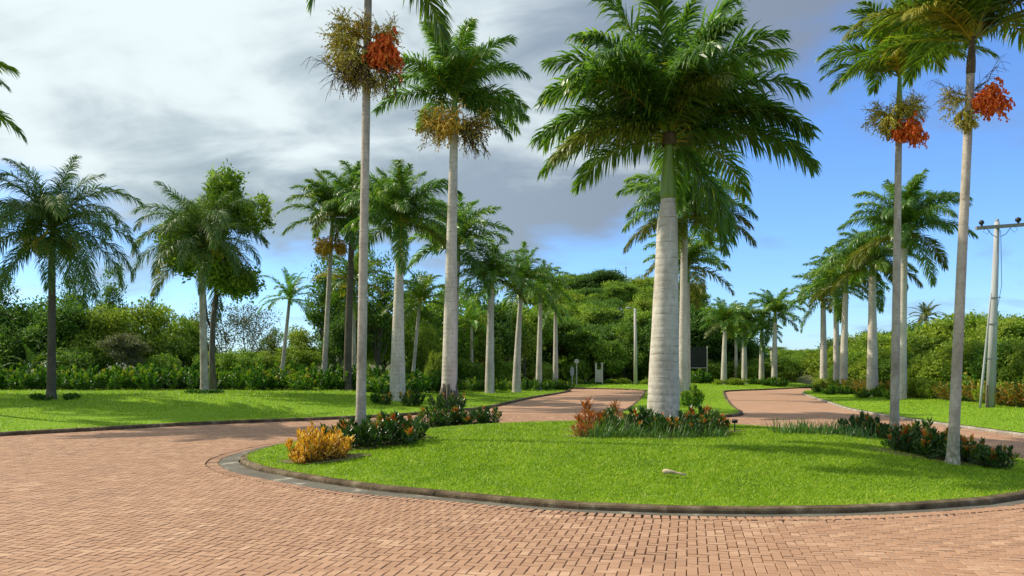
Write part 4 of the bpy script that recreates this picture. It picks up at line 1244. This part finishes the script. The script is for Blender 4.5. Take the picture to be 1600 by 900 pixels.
for k, (px, d, s, key, lb) in enumerate(((1418, 13.4, .72, 'croton_b', 'glossy green croton opening the row toward the third slim palm'), (1441, 13.3, .85, 'croton_a', 'broad croton with orange heads in the third palm row'), (1462, 12.9, .82, 'croton_a', 'croton with orange fruit coloured leaves beside the third slim palm'),
                                         (1477, 13.4, .8, 'croton_red', 'reddish croton behind the third slim trunk'), (1512, 12.9, .72, 'croton_a', 'dark croton just past the third slim trunk'), (1500, 13.6, .75, 'croton_red', 'red tipped croton peeping past the third slim trunk'),
                                         (1538, 12.5, .56, 'croton_red', 'small orange and green croton at the island end'), (1560, 12.4, .6, 'croton_b', 'last croton at the island end with fanned leaves'), (1436, 14.2, .85, 'croton_red', 'croton with brown red top behind the broad one'), (1400, 13.8, .5, 'low', 'low pale green seedling before the croton row'))):
    shrub('croton', key, lb, px, d, s, 1.0, G)
# median croton and boot plants
shrub('croton', 'hedge_red', 'leafy croton with orange foot on the median behind the largest palm', 1082, 30.5, .62, 1.15)
shrub('croton', 'hedge_red', 'smaller croton hugging the second median palm', 1068, 31.5, .45, 1.0)
for k, (px, d) in enumerate(((684, 30.4), (700, 30.2), (715, 30.4))):
    shrub('croton', 'croton_a', ('green croton', 'yellowish croton', 'leafy croton')[k] + (' growing at one side of', ' growing in front of', ' growing at the road side of')[k] + ' the root boot', px, d, .9, 1.1, 'crotons round the root boot')
for k, (px, d, s) in enumerate(((592, 31.6, .8), (606, 31.2, .75), (634, 31.0, .9), (648, 31.5, .8))):
    shrub('croton', ('low', 'croton_red', 'croton_red', 'croton_b')[k], ('low green shrub', 'red tipped croton', 'reddish croton', 'dark croton')[k] + ' at the foot of the bottle trunked palm', px, d, s * 1.1, 1.1, 'crotons at the bottle trunked palm')
# low plants at the feet of the queen palms
for k, (px, d) in enumerate(((55, 27.6), (68, 27.2), (106, 27.8), (113, 28.2))):
    shrub('low_shrub', 'low', ordn(k) + ' low leafy plant at the foot of the dark trunked queen palm', px, d, .55, .9, 'plants at the queen palm foot', 'plant')
for k, (px, d) in enumerate(((298, 33.4), (312, 33.2), (328, 33.2), (342, 33.4))):
    shrub('low_shrub', 'low', ordn(k) + ' low leafy plant at the foot of the palm with yellow fronds', px, d, .6, .75, 'plants at the yellow frond palm foot', 'plant')

# the hedge behind the side lawn
G = 'shrubs of the long hedge behind the side lawn'
hp = []
px = -30.0
while px < 600:
    d = 38.5 + rs.uniform(-.8, .8)
    hp.append((px, d, 1)); hp.append((px + 10, d + 1.6, 0)); px += 33 * rs.uniform(.85, 1.15)
hp.sort()
for k, (px, d, fr) in enumerate(hp):
    key = rs.choice(['hedge_a', 'hedge_b', 'hedge_a', 'hedge_red'] if 240 < px < 520 else ['hedge_a', 'hedge_b', 'hedge_a', 'hedge_b', 'hedge_red'])
    lb = {'hedge_a': 'glossy green shrub', 'hedge_b': 'dark broad leaved shrub', 'hedge_red': 'shrub with orange tips'}[key]
    shrub('hedge_shrub', key, '%s in the long hedge, %s counting from the queen palm end' % (lb, ordn(k)), px, d, (.92 if fr else 1.05) * rs.uniform(.9, 1.08), rs.uniform(.85, 1.05), G)
G = 'shrubs of the bed under the palm row'
hp = []
px = 600.0
while px < 890:
    tpar = (px - 600) / 290
    hp.append((px, 36.5 + 21 * tpar + rs.uniform(-.6, .6))); px += 17 * rs.uniform(.85, 1.15)
for k, (px, d) in enumerate(hp):
    key = rs.choice(['hedge_a', 'hedge_b', 'hedge_red', 'bright'] if px > 740 else ['hedge_a', 'hedge_b'])
    shrub('bed_shrub', key, '%s shrub along the bed under the palm row, %s from the bottle trunked palm' % ({'hedge_a': 'glossy', 'hedge_b': 'dark', 'hedge_red': 'orange tipped', 'bright': 'bright green'}[key], ordn(k)), px, d, .95 if px < 700 else .72, rs.uniform(.75, 1.0), G)
# across the far end of the road, and along the far lawn
G = 'low plants across the far road end'
for k in range(22):
    px = 880 + k * 7.0 + rs.uniform(-2, 2)
    shrub('ground_shrub', rs.choice(['low', 'bright', 'hedge_a', 'low']), ordn(k) + ' low plant in the dark strip across the far road end', px, 69.5 + rs.uniform(-1, 1.5), .75 * rs.uniform(.8, 1.2), .7, G, 'plant')
G = 'clipped shrubs at the far palm feet'
for k, (px, d, key, s) in enumerate(((1122, 67, 'bright', .7), (1140, 67, 'bright', .7), (1148, 65.5, 'bright', .85), (1156, 66, 'bright', .8), (1176, 68, 'hedge_a', .7), (1186, 68, 'bright', .7), (1198, 66, 'hedge_a', .8), (1209, 65.5, 'hedge_b', .85), (1221, 66, 'hedge_b', .8), (1060, 66, 'hedge_a', 1.0), (1095, 72, 'hedge_b', 1.3), (1082, 73, 'hedge_a', 1.4))):
    shrub('clipped_shrub', key, ordn(k) + ' rounded shrub at the feet of the far lawn palms', px, d, s, .75, G)
# verge bed: under the verge palms and along the bank
G = 'orange and green shrubs along the verge bank'
vb = []
for k in range(30):
    u = k / 29
    px = 1285 + 330 * u; d = 51 - 24.5 * u ** .75 + rs.uniform(-.5, .5)
    vb.append((px, d))
for k, (px, d) in enumerate(vb):
    key = rs.choice(['autumn', 'autumn', 'autumn', 'bright', 'hedge_red'])
    shrub('verge_shrub', key, '%s shrub edging the verge bank, %s from the far road bend' % ({'autumn': 'orange mottled', 'hedge_a': 'green', 'bright': 'bright green', 'hedge_red': 'orange tipped'}[key], ordn(k)), px, d + 1.2, rs.uniform(.8, 1.1), rs.uniform(.8, 1.05), G)
for k, (px, d, s, key) in enumerate(((1345, 40.5, .6, 'hedge_a'), (1374, 40.8, .65, 'hedge_red'), (1384, 41.2, .7, 'hedge_red'), (1300, 46, .7, 'hedge_b'), (1318, 46, .7, 'hedge_a'), (1330, 46.5, .7, 'hedge_red'), (1278, 51, .6, 'hedge_a'), (1392, 38, .6, 'hedge_red'))):
    shrub('verge_shrub', key, ordn(k) + ' low shrub in front of the verge palm trunks', px, d, s, .75, 'low shrubs before the verge palm trunks')


# trees
def tree_meshes(seed, R, H, trunkH, clumps, per, leaf, mk, flat=.75, gaps=.0, lean=0.0, stems=1, layered=False, r0=.16):
    r = np.random.RandomState(seed)
    mb = MB(); C = []
    ch = H - trunkH
    lobes = []
    for i in range(9):
        a = i * 2.4 + r.uniform(-.5, .5); q = r.uniform(.35, .95)
        lobes.append((np.array([math.cos(a) * R * q * .75, math.sin(a) * R * q * .75, trunkH + ch * r.uniform(.25, .85) * (1.1 - .35 * q)]), R * r.uniform(.32, .55)))
    lobes.append((np.array([0, 0, H - R * .42]), R * .5))
    tips = []
    for (c, rad) in lobes:
        for j in range(clumps // 10):
            v = r.normal(0, 1, 3); v /= np.linalg.norm(v)
            if layered: v[2] *= .45
            p = c + v * rad * r.uniform(.55, 1.0) * np.array([1, 1, flat])
            if p[2] < trunkH * .75: continue
            C.append(p)
        tips.append(c)
    C = np.array(C)
    n = len(C)
    cs = rad_c = R * .15
    P = np.repeat(C, per, 0) + r.normal(0, cs * .62, (n * per, 3)) * np.array([1, 1, .55 if layered else .75])
    out = P - np.array([0, 0, trunkH + ch * .35]); out /= (np.linalg.norm(out, axis=1)[:, None] + 1e-6)
    D = out * .5 + r.normal(0, .6, P.shape); D[:, 2] -= .15
    N = out * .8 + np.array([0, 0, .7]) + r.normal(0, .45, P.shape)
    L = leaf * r.uniform(.6, 1.3, len(P)); W = L * r.uniform(.45, .7, len(P))
    V, Fc = leaf_arrays(P, D, N, L, W, .15)
    ct = np.repeat(np.clip(r.normal(.45, .2, n), 0, 1), per)
    T = np.clip(ct + r.normal(0, .14, len(P)), 0, 1)
    for s_ in range(stems):
        a = r.uniform(0, 6.28); o_ = np.array([math.cos(a), math.sin(a), 0]) * (.0 if stems == 1 else .25)
        fork = np.array([lean * .5, 0, trunkH]) + o_ * 2.2
        mb.tube([o_ + np.array([0, 0, -.15]), o_ * 1.3 + np.array([lean * .2, .05, trunkH * .5]), fork], [r0 * 1.25, r0, r0 * .75], 8, .5)
        for c in (tips if stems == 1 else tips[s_::stems]):
            m_ = (fork + c) / 2 + r.normal(0, .12, 3) * R * .3
            mb.tube([fork, m_, c, c + (c - fork) * .15], [r0 * .5, r0 * .33, r0 * .18, r0 * .05], 5, .5, 0, False)
            for q in range(3):
                e = c + r.normal(0, .35, 3) * R * .5; mb.tube([m_, (m_ + e) / 2 + r.normal(0, .1, 3), e], [r0 * .2, r0 * .12, r0 * .04], 3, .5, 0, False)
    return mesh_np('crown', V, Fc, (M[mk],), np.repeat(T, 2)), mb.mesh('trunk', (M['bark_tree'],), True)


TREES = {
    'round_a': tree_meshes(1, 3.0, 7.0, 1.6, 240, 46, .24, 'tree_mid'),
    'round_b': tree_meshes(2, 3.2, 6.4, 1.4, 260, 46, .26, 'tree_dark', .8),
    'light': tree_meshes(3, 2.8, 6.0, 1.2, 220, 44, .24, 'tree_light', .7),
    'open': tree_meshes(4, 3.4, 7.2, 2.0, 110, 34, .19, 'tree_grey', .8, stems=3, r0=.09),
    'umbrella': tree_meshes(5, 4.2, 7.5, 3.0, 300, 50, .27, 'tree_mid', .35, layered=True),
    'umbrella_b': tree_meshes(6, 4.0, 7.0, 2.8, 300, 50, .27, 'tree_dark', .4, layered=True),
    'feather': tree_meshes(7, 2.4, 8.5, 1.2, 260, 46, .2, 'tree_dark', 1.3),
    'bush': tree_meshes(8, 2.2, 3.4, .3, 240, 44, .2, 'tree_light', .8, stems=3, r0=.07),
    'bush_b': tree_meshes(9, 2.3, 3.2, .3, 240, 44, .2, 'tree_mid', .8, stems=3, r0=.07),
    'grey': tree_meshes(10, 1.4, 3.4, .8, 190, 60, .10, 'tree_grey', .6, stems=4, layered=True, r0=.05),
    'mango': tree_meshes(11, 2.4, 5.4, 1.6, 300, 60, .30, 'tree_mid', .9, r0=.12),
}


def tree(name, key, label, x, y, s=1.0, sz=1.0, group=None, z=None):
    z = ground_z(x, y) - .05 if z is None else z
    t = thing(name, label, 'tree', (x, y, z), rs.uniform(0, 6.28), group)
    c, tr = TREES[key]
    obj('crown', c, t, scale=(s, s, s * sz), kind='stuff'); obj('trunk', tr, t, scale=(s, s, s * sz))
    return t


# the leafy tree beside the palm with yellow fronds
x, y = WX(334, 35.5), 35.5
z = ground_z(x, y)
t = thing('broadleaf_tree', 'round crowned leafy tree with slender forked trunk behind the palm with yellow fronds', 'tree', (x, y, z - .05))
mb = MB(); r_ = np.random.RandomState(3)
top = WZ(262, y) - z
mb.tube([(0, 0, -.1), (-.08, 0, 1.6), (-.03, 0, 3.2), (.12, 0, 4.4), (.15, 0, top - 1.6)], [.16, .13, .12, .10, .07], 9)
mb.tube([(-.03, 0, 2.7), (-.35, .1, 3.3), (-.45, .1, 4.6), (-.7, .2, 5.6)], [.07, .06, .05, .03], 6)
cen = []
for k in range(17):
    a = k * 2.4; q = r_.uniform(.3, 1.05)
    c = np.array([-.15 + math.cos(a) * q * 1.95, math.sin(a) * q * 1.7, 4.9 + (top - 5.5) * ((k * .618) % 1) * (1.15 - .35 * q)])
    cen.append((c, .5 + r_.uniform(0, .38)))
    mb.tube([(.12, 0, 4.2 + k * .12), tuple((np.array([.12, 0, 5.0]) + c) / 2), tuple(c)], [.05, .035, .012], 5, .5, 0, False)
obj('trunk', mb.mesh('trunk', (M['bark_tree'],), True), t)
C = np.vstack([c + (lambda v: v / np.linalg.norm(v, axis=1)[:, None] * rd * r_.uniform(.6, 1, (40, 1)))(r_.normal(0, 1, (40, 3))) for c, rd in cen])
P = np.repeat(C, 46, 0) + r_.normal(0, .15, (len(C) * 46, 3)); out = P - np.array([0, 0, 5.4]); out /= np.linalg.norm(out, axis=1)[:, None]
V, Fc = leaf_arrays(P, out * .5 + r_.normal(0, .6, P.shape), out + r_.normal(0, .4, P.shape), r_.uniform(.13, .24, len(P)), r_.uniform(.07, .12, len(P)), .12)
obj('crown', mesh_np('crown', V, Fc, (M['tree_mid'],), np.repeat(np.clip(np.repeat(r_.normal(.62, .22, len(C)), 46) + r_.normal(0, .1, len(P)), 0, 1), 2)), t, kind='stuff')

# fan-leaved plant in the hedge by the queen palm
t = thing('fan_palm', 'fan of stiff blue green leaves above the hedge beside the dark queen palm trunk', 'palm tree', (WX(52, 41), 41, ground_z(WX(52, 41), 41)))
for k in range(13):
    a = k * 2.4
    obj('frond', FR['lime'][min(3, k // 3)][k % 3], t, (0, 0, .7), (0, 0, a), .55 + .02 * k)
    t.children[-1].material_slots[0].link = 'OBJECT'; t.children[-1].material_slots[0].material = M['queen']
mb = MB(); mb.tube([(0, 0, -.1), (0, 0, .75)], [.12, .10], 8)
obj('trunk', mb.mesh('trunk', (M['bark_dark'],)), t)


def row(fam, name, where, specs):
    specs = sorted(specs, key=lambda q: q[1])
    for k, (key, px, d, top, sw) in enumerate(specs):
        x = WX(px, d); z = ground_z(x, d) - .05
        H = {'round_a': 7.0, 'round_b': 6.4, 'light': 6.0, 'open': 7.2, 'umbrella': 7.5, 'umbrella_b': 7.0, 'feather': 8.5, 'bush': 3.4, 'bush_b': 3.2, 'grey': 3.4, 'mango': 5.4}[key]
        want = WZ(top, d) - z
        s = want / H
        sh = min(max(s, .45), 1.5) * sw
        lb = {'round_a': 'dense green tree', 'round_b': 'dark rounded tree', 'light': 'light green tree', 'open': 'sparse grey green tree', 'umbrella': 'flat topped green tree', 'umbrella_b': 'dark flat topped tree',
              'feather': 'tall dark tree', 'bush': 'bright green thicket', 'bush_b': 'green thicket', 'grey': 'feathery grey green tree', 'mango': 'glossy green tree'}[key]
        tree(name, key, '%s %s, %s from its outer end' % (lb, where, ordn(k)), x, d, sh, want / (H * sh), fam, z)


row('trees of the wood behind the hedge', 'wood_tree', 'in the wood behind the long hedge', [
    ('round_b', -60, 46, 445, 1.0), ('feather', -5, 50, 425, 1.0), ('round_b', 30, 47, 470, 1.05), ('round_b', 95, 45, 462, .95), ('feather', 118, 52, 432, .9),
    ('feather', 178, 50, 418, .62), ('light', 160, 45, 470, .8), ('light', 215, 47, 462, .9), ('grey', 196, 42.5, 512, 1.0), ('round_a', 245, 52, 470, .9), ('round_a', 285, 47, 492, .8),
    ('open', 345, 48, 470, .85), ('open', 392, 50, 472, .8), ('light', 300, 50, 485, .7), ('bush', 410, 44, 548, .9), ('bush', 455, 45, 540, 1.0), ('round_a', 430, 55, 512, .8), ('round_b', 60, 56, 468, 1.0), ('round_b', 140, 57, 480, 1.0),
    ('light', 470, 50, 505, .8), ('feather', 512, 50, 400, .8), ('feather', 552, 53, 415, .9), ('round_b', 530, 47, 490, .7), ('feather', 590, 50, 400, .75), ('light', 600, 54, 480, .8),
    ('bush_b', 380, 43, 545, .8), ('bush_b', 330, 43.5, 550, .8), ('bush_b', 255, 43, 552, .8), ('bush_b', -20, 44, 530, 1.0), ('round_b', 10, 44, 510, .8), ('bush_b', 120, 43, 540, .9)])
row('trees of the wood behind the palm row', 'wood_tree', 'behind the palm row', [
    ('round_a', 640, 56, 455, .9), ('light', 668, 50, 500, .6), ('feather', 655, 62, 430, .8), ('round_a', 695, 60, 450, .9), ('light', 735, 62, 478, .8), ('round_b', 760, 66, 455, .9), ('light', 790, 68, 470, .9), ('round_a', 720, 74, 440, 1.0),
    ('umbrella', 820, 72, 462, .8), ('umbrella', 870, 76, 478, .8), ('bush_b', 660, 50, 560, .9), ('bush_b', 725, 56, 560, .9), ('bush_b', 780, 62, 562, .9), ('bush_b', 850, 67, 565, .8), ('round_b', 845, 78, 500, .9), ('light', 680, 46, 545, .5)])
row('trees of the wood beyond the road end', 'wood_tree', 'beyond the far road end', [
    ('umbrella', 890, 80, 505, .85), ('mango', 920, 76, 520, 1.0), ('umbrella_b', 945, 82, 495, .9), ('round_a', 975, 78, 500, .9), ('mango', 955, 74, 535, .9), ('umbrella', 1010, 84, 478, .9), ('round_b', 1030, 78, 500, 1.0), ('round_b', 1085, 80, 478, 1.0),
    ('round_b', 1060, 84, 465, 1.0), ('umbrella_b', 1110, 84, 470, 1.0), ('round_b', 1135, 86, 495, .9), ('round_b', 1165, 86, 520, .9), ('bush_b', 1100, 78, 560, 1.1), ('round_b', 1180, 84, 535, .9), ('round_b', 1000, 90, 500, 1.0), ('bush_b', 1205, 82, 560, .9),
    ('bush_b', 905, 74, 562, .9), ('bush_b', 1150, 80, 562, 1.0), ('mango', 1055, 76, 530, .9)]
    + [(('bush_b', 'round_b', 'bush', 'bush_b')[k % 4], 640 + k * 16, 79 + (k * 5 % 4) + max(0, (760 - 640 - k * 16)) * -.08, 556 + (k * 7 % 9), 1.1) for k in range(38)])
hs = []
for k in range(84):
    u = rs.uniform(-1, 1); d = 88 + 62 * ((k * .618) % 1)
    px = 985 + u * (150 if d > 105 else 130)
    x = WX(px, d)
    topz = float(hill(x, d)) + 6.0 * rs.uniform(.8, 1.1)
    hs.append((rs.choice(['umbrella', 'umbrella_b', 'round_a', 'umbrella', 'light']), px, d, HY - (topz - CH) / d * F, 1.0))
hs = [h for h in hs if h[1] < 1085]
row('trees on the wooded hill', 'hill_tree', 'on the wooded hill', hs)
row('trees low beyond the road bend', 'wood_tree', 'low beyond the road bend', [
    (rs.choice(['umbrella', 'light', 'round_a', 'umbrella_b']), 1180 + k * 7, 86 + 30 * ((k * .618) % 1), 543 + rs.uniform(-5, 10), 1.25) for k in range(26)] + [('bush', 1232, 84, 575, .8), ('bush', 1250, 88, 572, 1.0), ('bush', 1285, 86, 566, 1.0)])
bk = []
for k in range(34):
    u = (k + .5) / 34
    px = 1300 + 340 * u
    for j in range(2):
        d = (54 - 21 * u) + (2.5 if j == 0 else 11) + rs.uniform(-1, 1)
        top = (548 - 40 * min(1, u * 2.2)) + (24 if j == 0 else -8) + rs.uniform(-6, 8)
        if px > 1480 and j: top -= 8
        if 1405 < px < 1485: top += 14
        bk.append((rs.choice(['bush', 'bush_b', 'light', 'bush', 'round_a'] if j == 0 else ['light', 'round_a', 'umbrella', 'bush']), px + rs.uniform(-5, 5), d, top, .85 if j == 0 else 1.0))
for k in range(12):
    bk.append((rs.choice(['umbrella', 'round_a', 'light']), 1310 + k * 27, 72 + rs.uniform(-4, 6), 520 - min(k, 6) * 4 + rs.uniform(-5, 5), 1.1))
row('trees of the green bank', 'bank_tree', 'on the green bank beside the verge', bk)

# ------------------------------------------------------------------ man-made things
# utility pole
d = 29.0; x = WX(1547, d); z = ground_z(x, d)
t = thing('utility_pole', 'grey concrete utility pole with wooden crossarm standing at the verge bank', 'utility pole', (x, d, z))
Hh = WZ(347, d) - z; lx_ = WX(1558, d) - x
mb = MB(); mb.tube([(0, 0, -.2), (lx_ * .5, 0, Hh * .5), (lx_, 0, Hh)], [.165, .125, .085], 14)
obj('pole_shaft', mb.mesh('pole_shaft', (M['pole'],), True), t)
ca = obj('crossarm', None, t, (lx_, -.12, Hh - .18), (0, -.075, 0))
mb = MB(); mb.box((.03, 0, 0), (.86, .055, .06)); obj('beam', mb.mesh('beam', (M['timber'],)), ca)
for q, s in ((-.62, 1), (.70, 1.15)):
    mb = MB(); mb.tube([(q, 0, .06), (q, 0, .12), (q, 0, .15), (q, 0, .20), (q, 0, .25), (q, 0, .28)], [.02, .05 * s, .085 * s, .09 * s, .07 * s, .02], 10)
    obj('insulator', mb.mesh('insulator', (M['black'],), True), ca)
for sx in (-1, 1):
    mb = MB(); mb.tube([(sx * .42, .02, -.07), (sx * .25, .04, -.28), (sx * .07, .07, -.36)], [.012] * 3, 5)
    mb.tube([(sx * .5, -.05, .02), (sx * .62, -.06, -.16), (sx * .48, -.06, -.26), (sx * .36, -.05, -.1)], [.008] * 4, 4)
    obj('brace', mb.mesh('brace', (M['black'],)), ca)
mb = MB(); mb.tube([(lx_, 0, Hh - .02), (lx_, 0, Hh + .10)], [.07, .06], 10); obj('pole_cap', mb.mesh('pole_cap', (M['steel'],)), t)
mb = MB(); mb.tube([(-.40, -.05, -.1), (-.31, -.07, 1.0), (-.22, -.09, 2.0), (-.13, -.10, 3.0), (-.03, -.11, 4.1)], [.045, .045, .04, .035, .03], 8)
cd = obj('conduit', mb.mesh('conduit', (M['pole'],), True), t)
for zz_ in (1.75, 3.0, 3.95):
    mb = MB(); xx = lx_ * zz_ / Hh
    for a in range(1):
        mb.tube([(xx - .30 + zz_ * .035, -.10, zz_), (xx + .16, -.13, zz_)], [.018, .018], 5)
        mb.tube([(xx + math.cos(q) * .155, math.sin(q) * .155, zz_) for q in np.linspace(0, 2 * PI, 13)], [.014] * 13, 4, .5, 0, False)
    obj('clamp_band', mb.mesh('clamp_band', (M['steel'],)), t)
mb = MB(); mb.tube([(-.19, -.12, -.1), (-.17, -.13, .8)], [.028, .024], 6); obj('earth_rod', mb.mesh('earth_rod', (M['rust'],)), t)
mb = MB(); mb.tube([(lx_ + .1, -.05, Hh - .3), (lx_ + .13, -.06, 4.4), (.16, -.06, 3.2)], [.01, .01, .01], 4); obj('earth_wire', mb.mesh('earth_wire', (M['black'],)), t)

# lamp post in front of the wood
d = 68.0; x = WX(993, d); z = ground_z(x, d)
t = thing('street_lamp', 'pale slender lamp post standing before the dark wood at the road end', 'lamp post', (x, d, z))
Hh = WZ(482, d) - z
mb = MB(); mb.tube([(0, 0, -.1), (0, 0, Hh * .5), (-.05, 0, Hh)], [.17, .14, .10], 10); obj('post', mb.mesh('post', (M['pole_light'],), True), t)
mb = MB(); mb.tube([(-.05, 0, Hh - .15), (-.35, -.05, Hh + .0), (-.45, -.05, Hh + .03)], [.035, .03, .03], 6); obj('arm', mb.mesh('arm', (M['steel'],)), t)
mb = MB(); mb.tube([(-.40, -.05, Hh + .02), (-.48, -.05, Hh + .04), (-.68, -.05, Hh + .05), (-.82, -.05, Hh + .04)], [.03, .085, .09, .03], 8); obj('lamp_head', mb.mesh('lamp_head', (M['steel'],), True), t)

# distant lamp mast peeping above the hill
d = 135.0; x = WX(978, d); z = ground_z(x, d)
t = thing('light_mast', 'thin distant mast rising above the wooded hill under the palm fronds', 'mast', (x, d, z))
Hh = WZ(418, d) - z
mb = MB(); mb.tube([(0, 0, -.1), (0, 0, Hh)], [.09, .07], 8); obj('post', mb.mesh('post', (M['pole_light'],)), t)
mb = MB(); mb.box((0, 0, Hh), (.12, .07, .08)); obj('mast_head', mb.mesh('mast_head', (M['steel'],)), t)

# white gate posts with panel
d = 69.0; x = WX(936, d); z = ground_z(x, d)
t = thing('gate', 'small white gate panel between two white posts at the far road end', 'gate', (x, d, z))
for sx in (-1, 1):
    mb = MB(); mb.box((sx * .26, 0, .85), (.07, .07, .95)); mb.box((sx * .26, 0, 1.83), (.09, .09, .035)); obj('post', mb.mesh('post', (M['pole_light'],)), t)
mb = MB(); mb.box((0, .01, .72), (.185, .03, .55)); obj('gate_panel', mb.mesh('gate_panel', (M['pole_light'],)), t)
# two round-headed signs seen from the back
for k, (px, col, lb, hh) in enumerate(((901, 'white', 'white round headed road sign on a short post before the wood', 2.0), (894, 'steel', 'dull grey sign board leaning beside the white round sign', 1.65))):
    d = 67.5 - k; x = WX(px, d); z = ground_z(x, d)
    t = thing('road_sign', lb, 'sign', (x, d, z))
    mb = MB(); mb.tube([(0, 0, -.1), (0, 0, hh - .15)], [.05, .05], 8); obj('post', mb.mesh('post', (M['pole_light' if col == 'white' else col],)), t)
    mb = MB(); N_ = 16 if k == 0 else 8
    R0 = .20 if k == 0 else .3
    ring = [(math.cos(2 * PI * i / N_) * R0 * (1 if k == 0 else .6), math.sin(2 * PI * i / N_) * R0 * (1 if k == 0 else 1.5)) for i in range(N_)]
    V = [(a, -.07, hh - (0 if k == 0 else .45) + b_) for a, b_ in ring] + [(a, -.055, hh - (0 if k == 0 else .45) + b_) for a, b_ in ring]
    mb.add(V, [list(range(N_)), [N_ + i for i in reversed(range(N_))]] + [[i, N_ + i, N_ + (i + 1) % N_, (i + 1) % N_] for i in range(N_)])
    obj('sign_plate', mb.mesh('sign_plate', (M['pole_light' if col == 'white' else col],)), t)

# black screen on two posts
d = 74.0; x = WX(1091, d); z = ground_z(x, d)
t = thing('screen_frame', 'tall black screen hung between two thin pale posts before the dark wood', 'screen', (x, d, z))
hw = 28 / 2 / F * d; Ht = WZ(541, d) - z; Hb = WZ(575, d) - z
for sx in (-1, 1):
    mb = MB(); mb.tube([(sx * hw, 0, -.1), (sx * hw, 0, Ht)], [.055, .05], 8); obj('post', mb.mesh('post', (M['pole_light'],)), t)
mb = MB(); mb.tube([(-hw, 0, Hb), (hw, 0, Hb)], [.035, .035], 6); obj('crossbar', mb.mesh('crossbar', (M['pole_light'],)), t)
mb = MB(); mb.box((0, .05, (Ht + Hb) / 2), (hw - .07, .03, (Ht - Hb) / 2 - .05)); obj('screen_panel', mb.mesh('screen_panel', (M['screen'],)), t)

# lamp standards far off beside the bend
for k, (px, top, lb) in enumerate(((1206, 545, 'cream lamp standard half hidden behind the far palm by the bend'), (1302, 572, 'short pale post among the shrubs beyond the bend'))):
    d = 78.0; x = WX(px, d); z = ground_z(x, d); Hh = WZ(top, d) - z
    t = thing('lamp_standard', lb, 'post', (x, d, z))
    mb = MB(); mb.tube([(0, 0, -.1), (0, 0, Hh)], [.16, .12], 8); obj('post', mb.mesh('post', (M['wall'],)), t)
    mb = MB(); mb.box((0, 0, Hh + .06), (.28, .16, .07)); obj('lamp_head', mb.mesh('lamp_head', (M['steel'],)), t)

# far house with a terracotta roof in the trees
d = 104.0; x = WX(1247, d); z = float(hill(x, d))
zb = WZ(574, d)
t = thing('house', 'far terracotta roofed house showing through the trees beyond the bend', 'house', (x, d, zb - 2.2))
mb = MB(); mb.box((0, 0, 1.1), (1.5, 1.2, 1.5)); obj('wall', mb.mesh('wall', (M['wall'],)), t)
mb = MB(); mb.add([(-1.8, -1.5, 2.6), (1.8, -1.5, 2.6), (1.8, 1.5, 2.6), (-1.8, 1.5, 2.6), (-.5, 0, 3.6), (.6, 0, 3.6)], [[0, 1, 5, 4], [1, 2, 5], [2, 3, 4, 5], [3, 0, 4], [3, 2, 1, 0]])
obj('roof', mb.mesh('roof', (M['tile'],)), t)
for sx in (-.8, .6):
    mb = MB(); mb.box((sx, -1.215, 1.6), (.3, .012, .4)); obj('window', mb.mesh('window', (M['screen'],)), t)

# path light on the island
d = 16.3; x = WX(1148, d); z = ground_z(x, d)
t = thing('path_light', 'small black spike path light in the grass beside the big palm bed', 'light', (x, d, z))
mb = MB(); mb.tube([(0, 0, -.05), (0, 0, .23)], [.012, .012], 8); obj('spike', mb.mesh('spike', (M['black'],)), t)
mb = MB(); mb.tube([(-.05, 0, .27), (-.045, 0, .215), (.045, 0, .215), (.05, 0, .27)], [.01, .028, .028, .01], 8)
mb.tube([(0, 0, .21), (0, 0, .255), (0, 0, .268)], [.045, .05, .02], 12); obj('lamp_head', mb.mesh('lamp_head', (M['black'],), True), t)
mb = MB(); mb.tube([(.01, 0, .05), (.10, 0, .06), (.12, 0, .0)], [.008] * 3, 5); obj('cable', mb.mesh('cable', (M['black'],)), t)

# dry flower bract lying on the grass
d = 10.72; x = WX(1053, d); z = ground_z(x, d)
t = thing('dry_bract', 'curled tan dry palm bract lying on the island grass near the kerb', 'dry leaf', (x, d, z + .05), -.35)
mb = MB(); mb.tube([(-.15, 0, .022), (-.14, 0, .03), (-.10, 0, .036), (-.04, .004, .036), (.01, .01, .026), (.08, .015, .012), (.16, .018, .0)], [.012, .030, .036, .026, .017, .017, .014], 10)
obj('husk', mb.mesh('husk', (M['dry'],), True), t)
mb = MB(); mb.tube([(-.128, 0, .022), (-.10, -.012, .034), (-.06, -.016, .036)], [.006, .010, .004], 6); obj('split_lip', mb.mesh('split_lip', (M['mulch'],)), t)

# mulch patches under the beds
for lab, px, d, a, b in (('dark soil under the crotons of the tall slim palm', 590, 14.9, .95, .75), ('dark soil under the far edge crotons', 720, 20.5, 1.0, .45), ('soil of the big palm bed', 1025, 16.4, 1.75, 1.5), ('soil under the second slim palm crotons', 1375, 16.8, .75, .5), ('soil under the third slim palm crotons', 1478, 13.2, 1.15, .65), ('bare brown soil under the golden shrubs', 505, 13.4, .75, .35), ('bare soil at the end of the big palm bed', 925, 15.3, .55, .3)):
    x = WX(px, d)
    V = []; n = 24
    for i in range(n):
        q = 2 * PI * i / n; k = 1 + .12 * math.sin(3 * q) + .07 * math.sin(7 * q + 1)
        xx, yy = x + math.cos(q) * a * k, d + math.sin(q) * b * k
        V.append((xx, yy, float(area_z('island', xx, yy)[0]) + .018))
    V.append((x, d, float(area_z('island', x, d)[0]) + .03))
    me = mesh_py('soil_patch', V, [[i, (i + 1) % n, n] for i in range(n)], (M['mulch'],), None, True)
    o = obj('soil_patch', me, kind='structure'); o['label'] = lab

print('triangles', sum(len(m.polygons) * 1.5 for m in bpy.data.meshes), 'objects', len(bpy.data.objects))
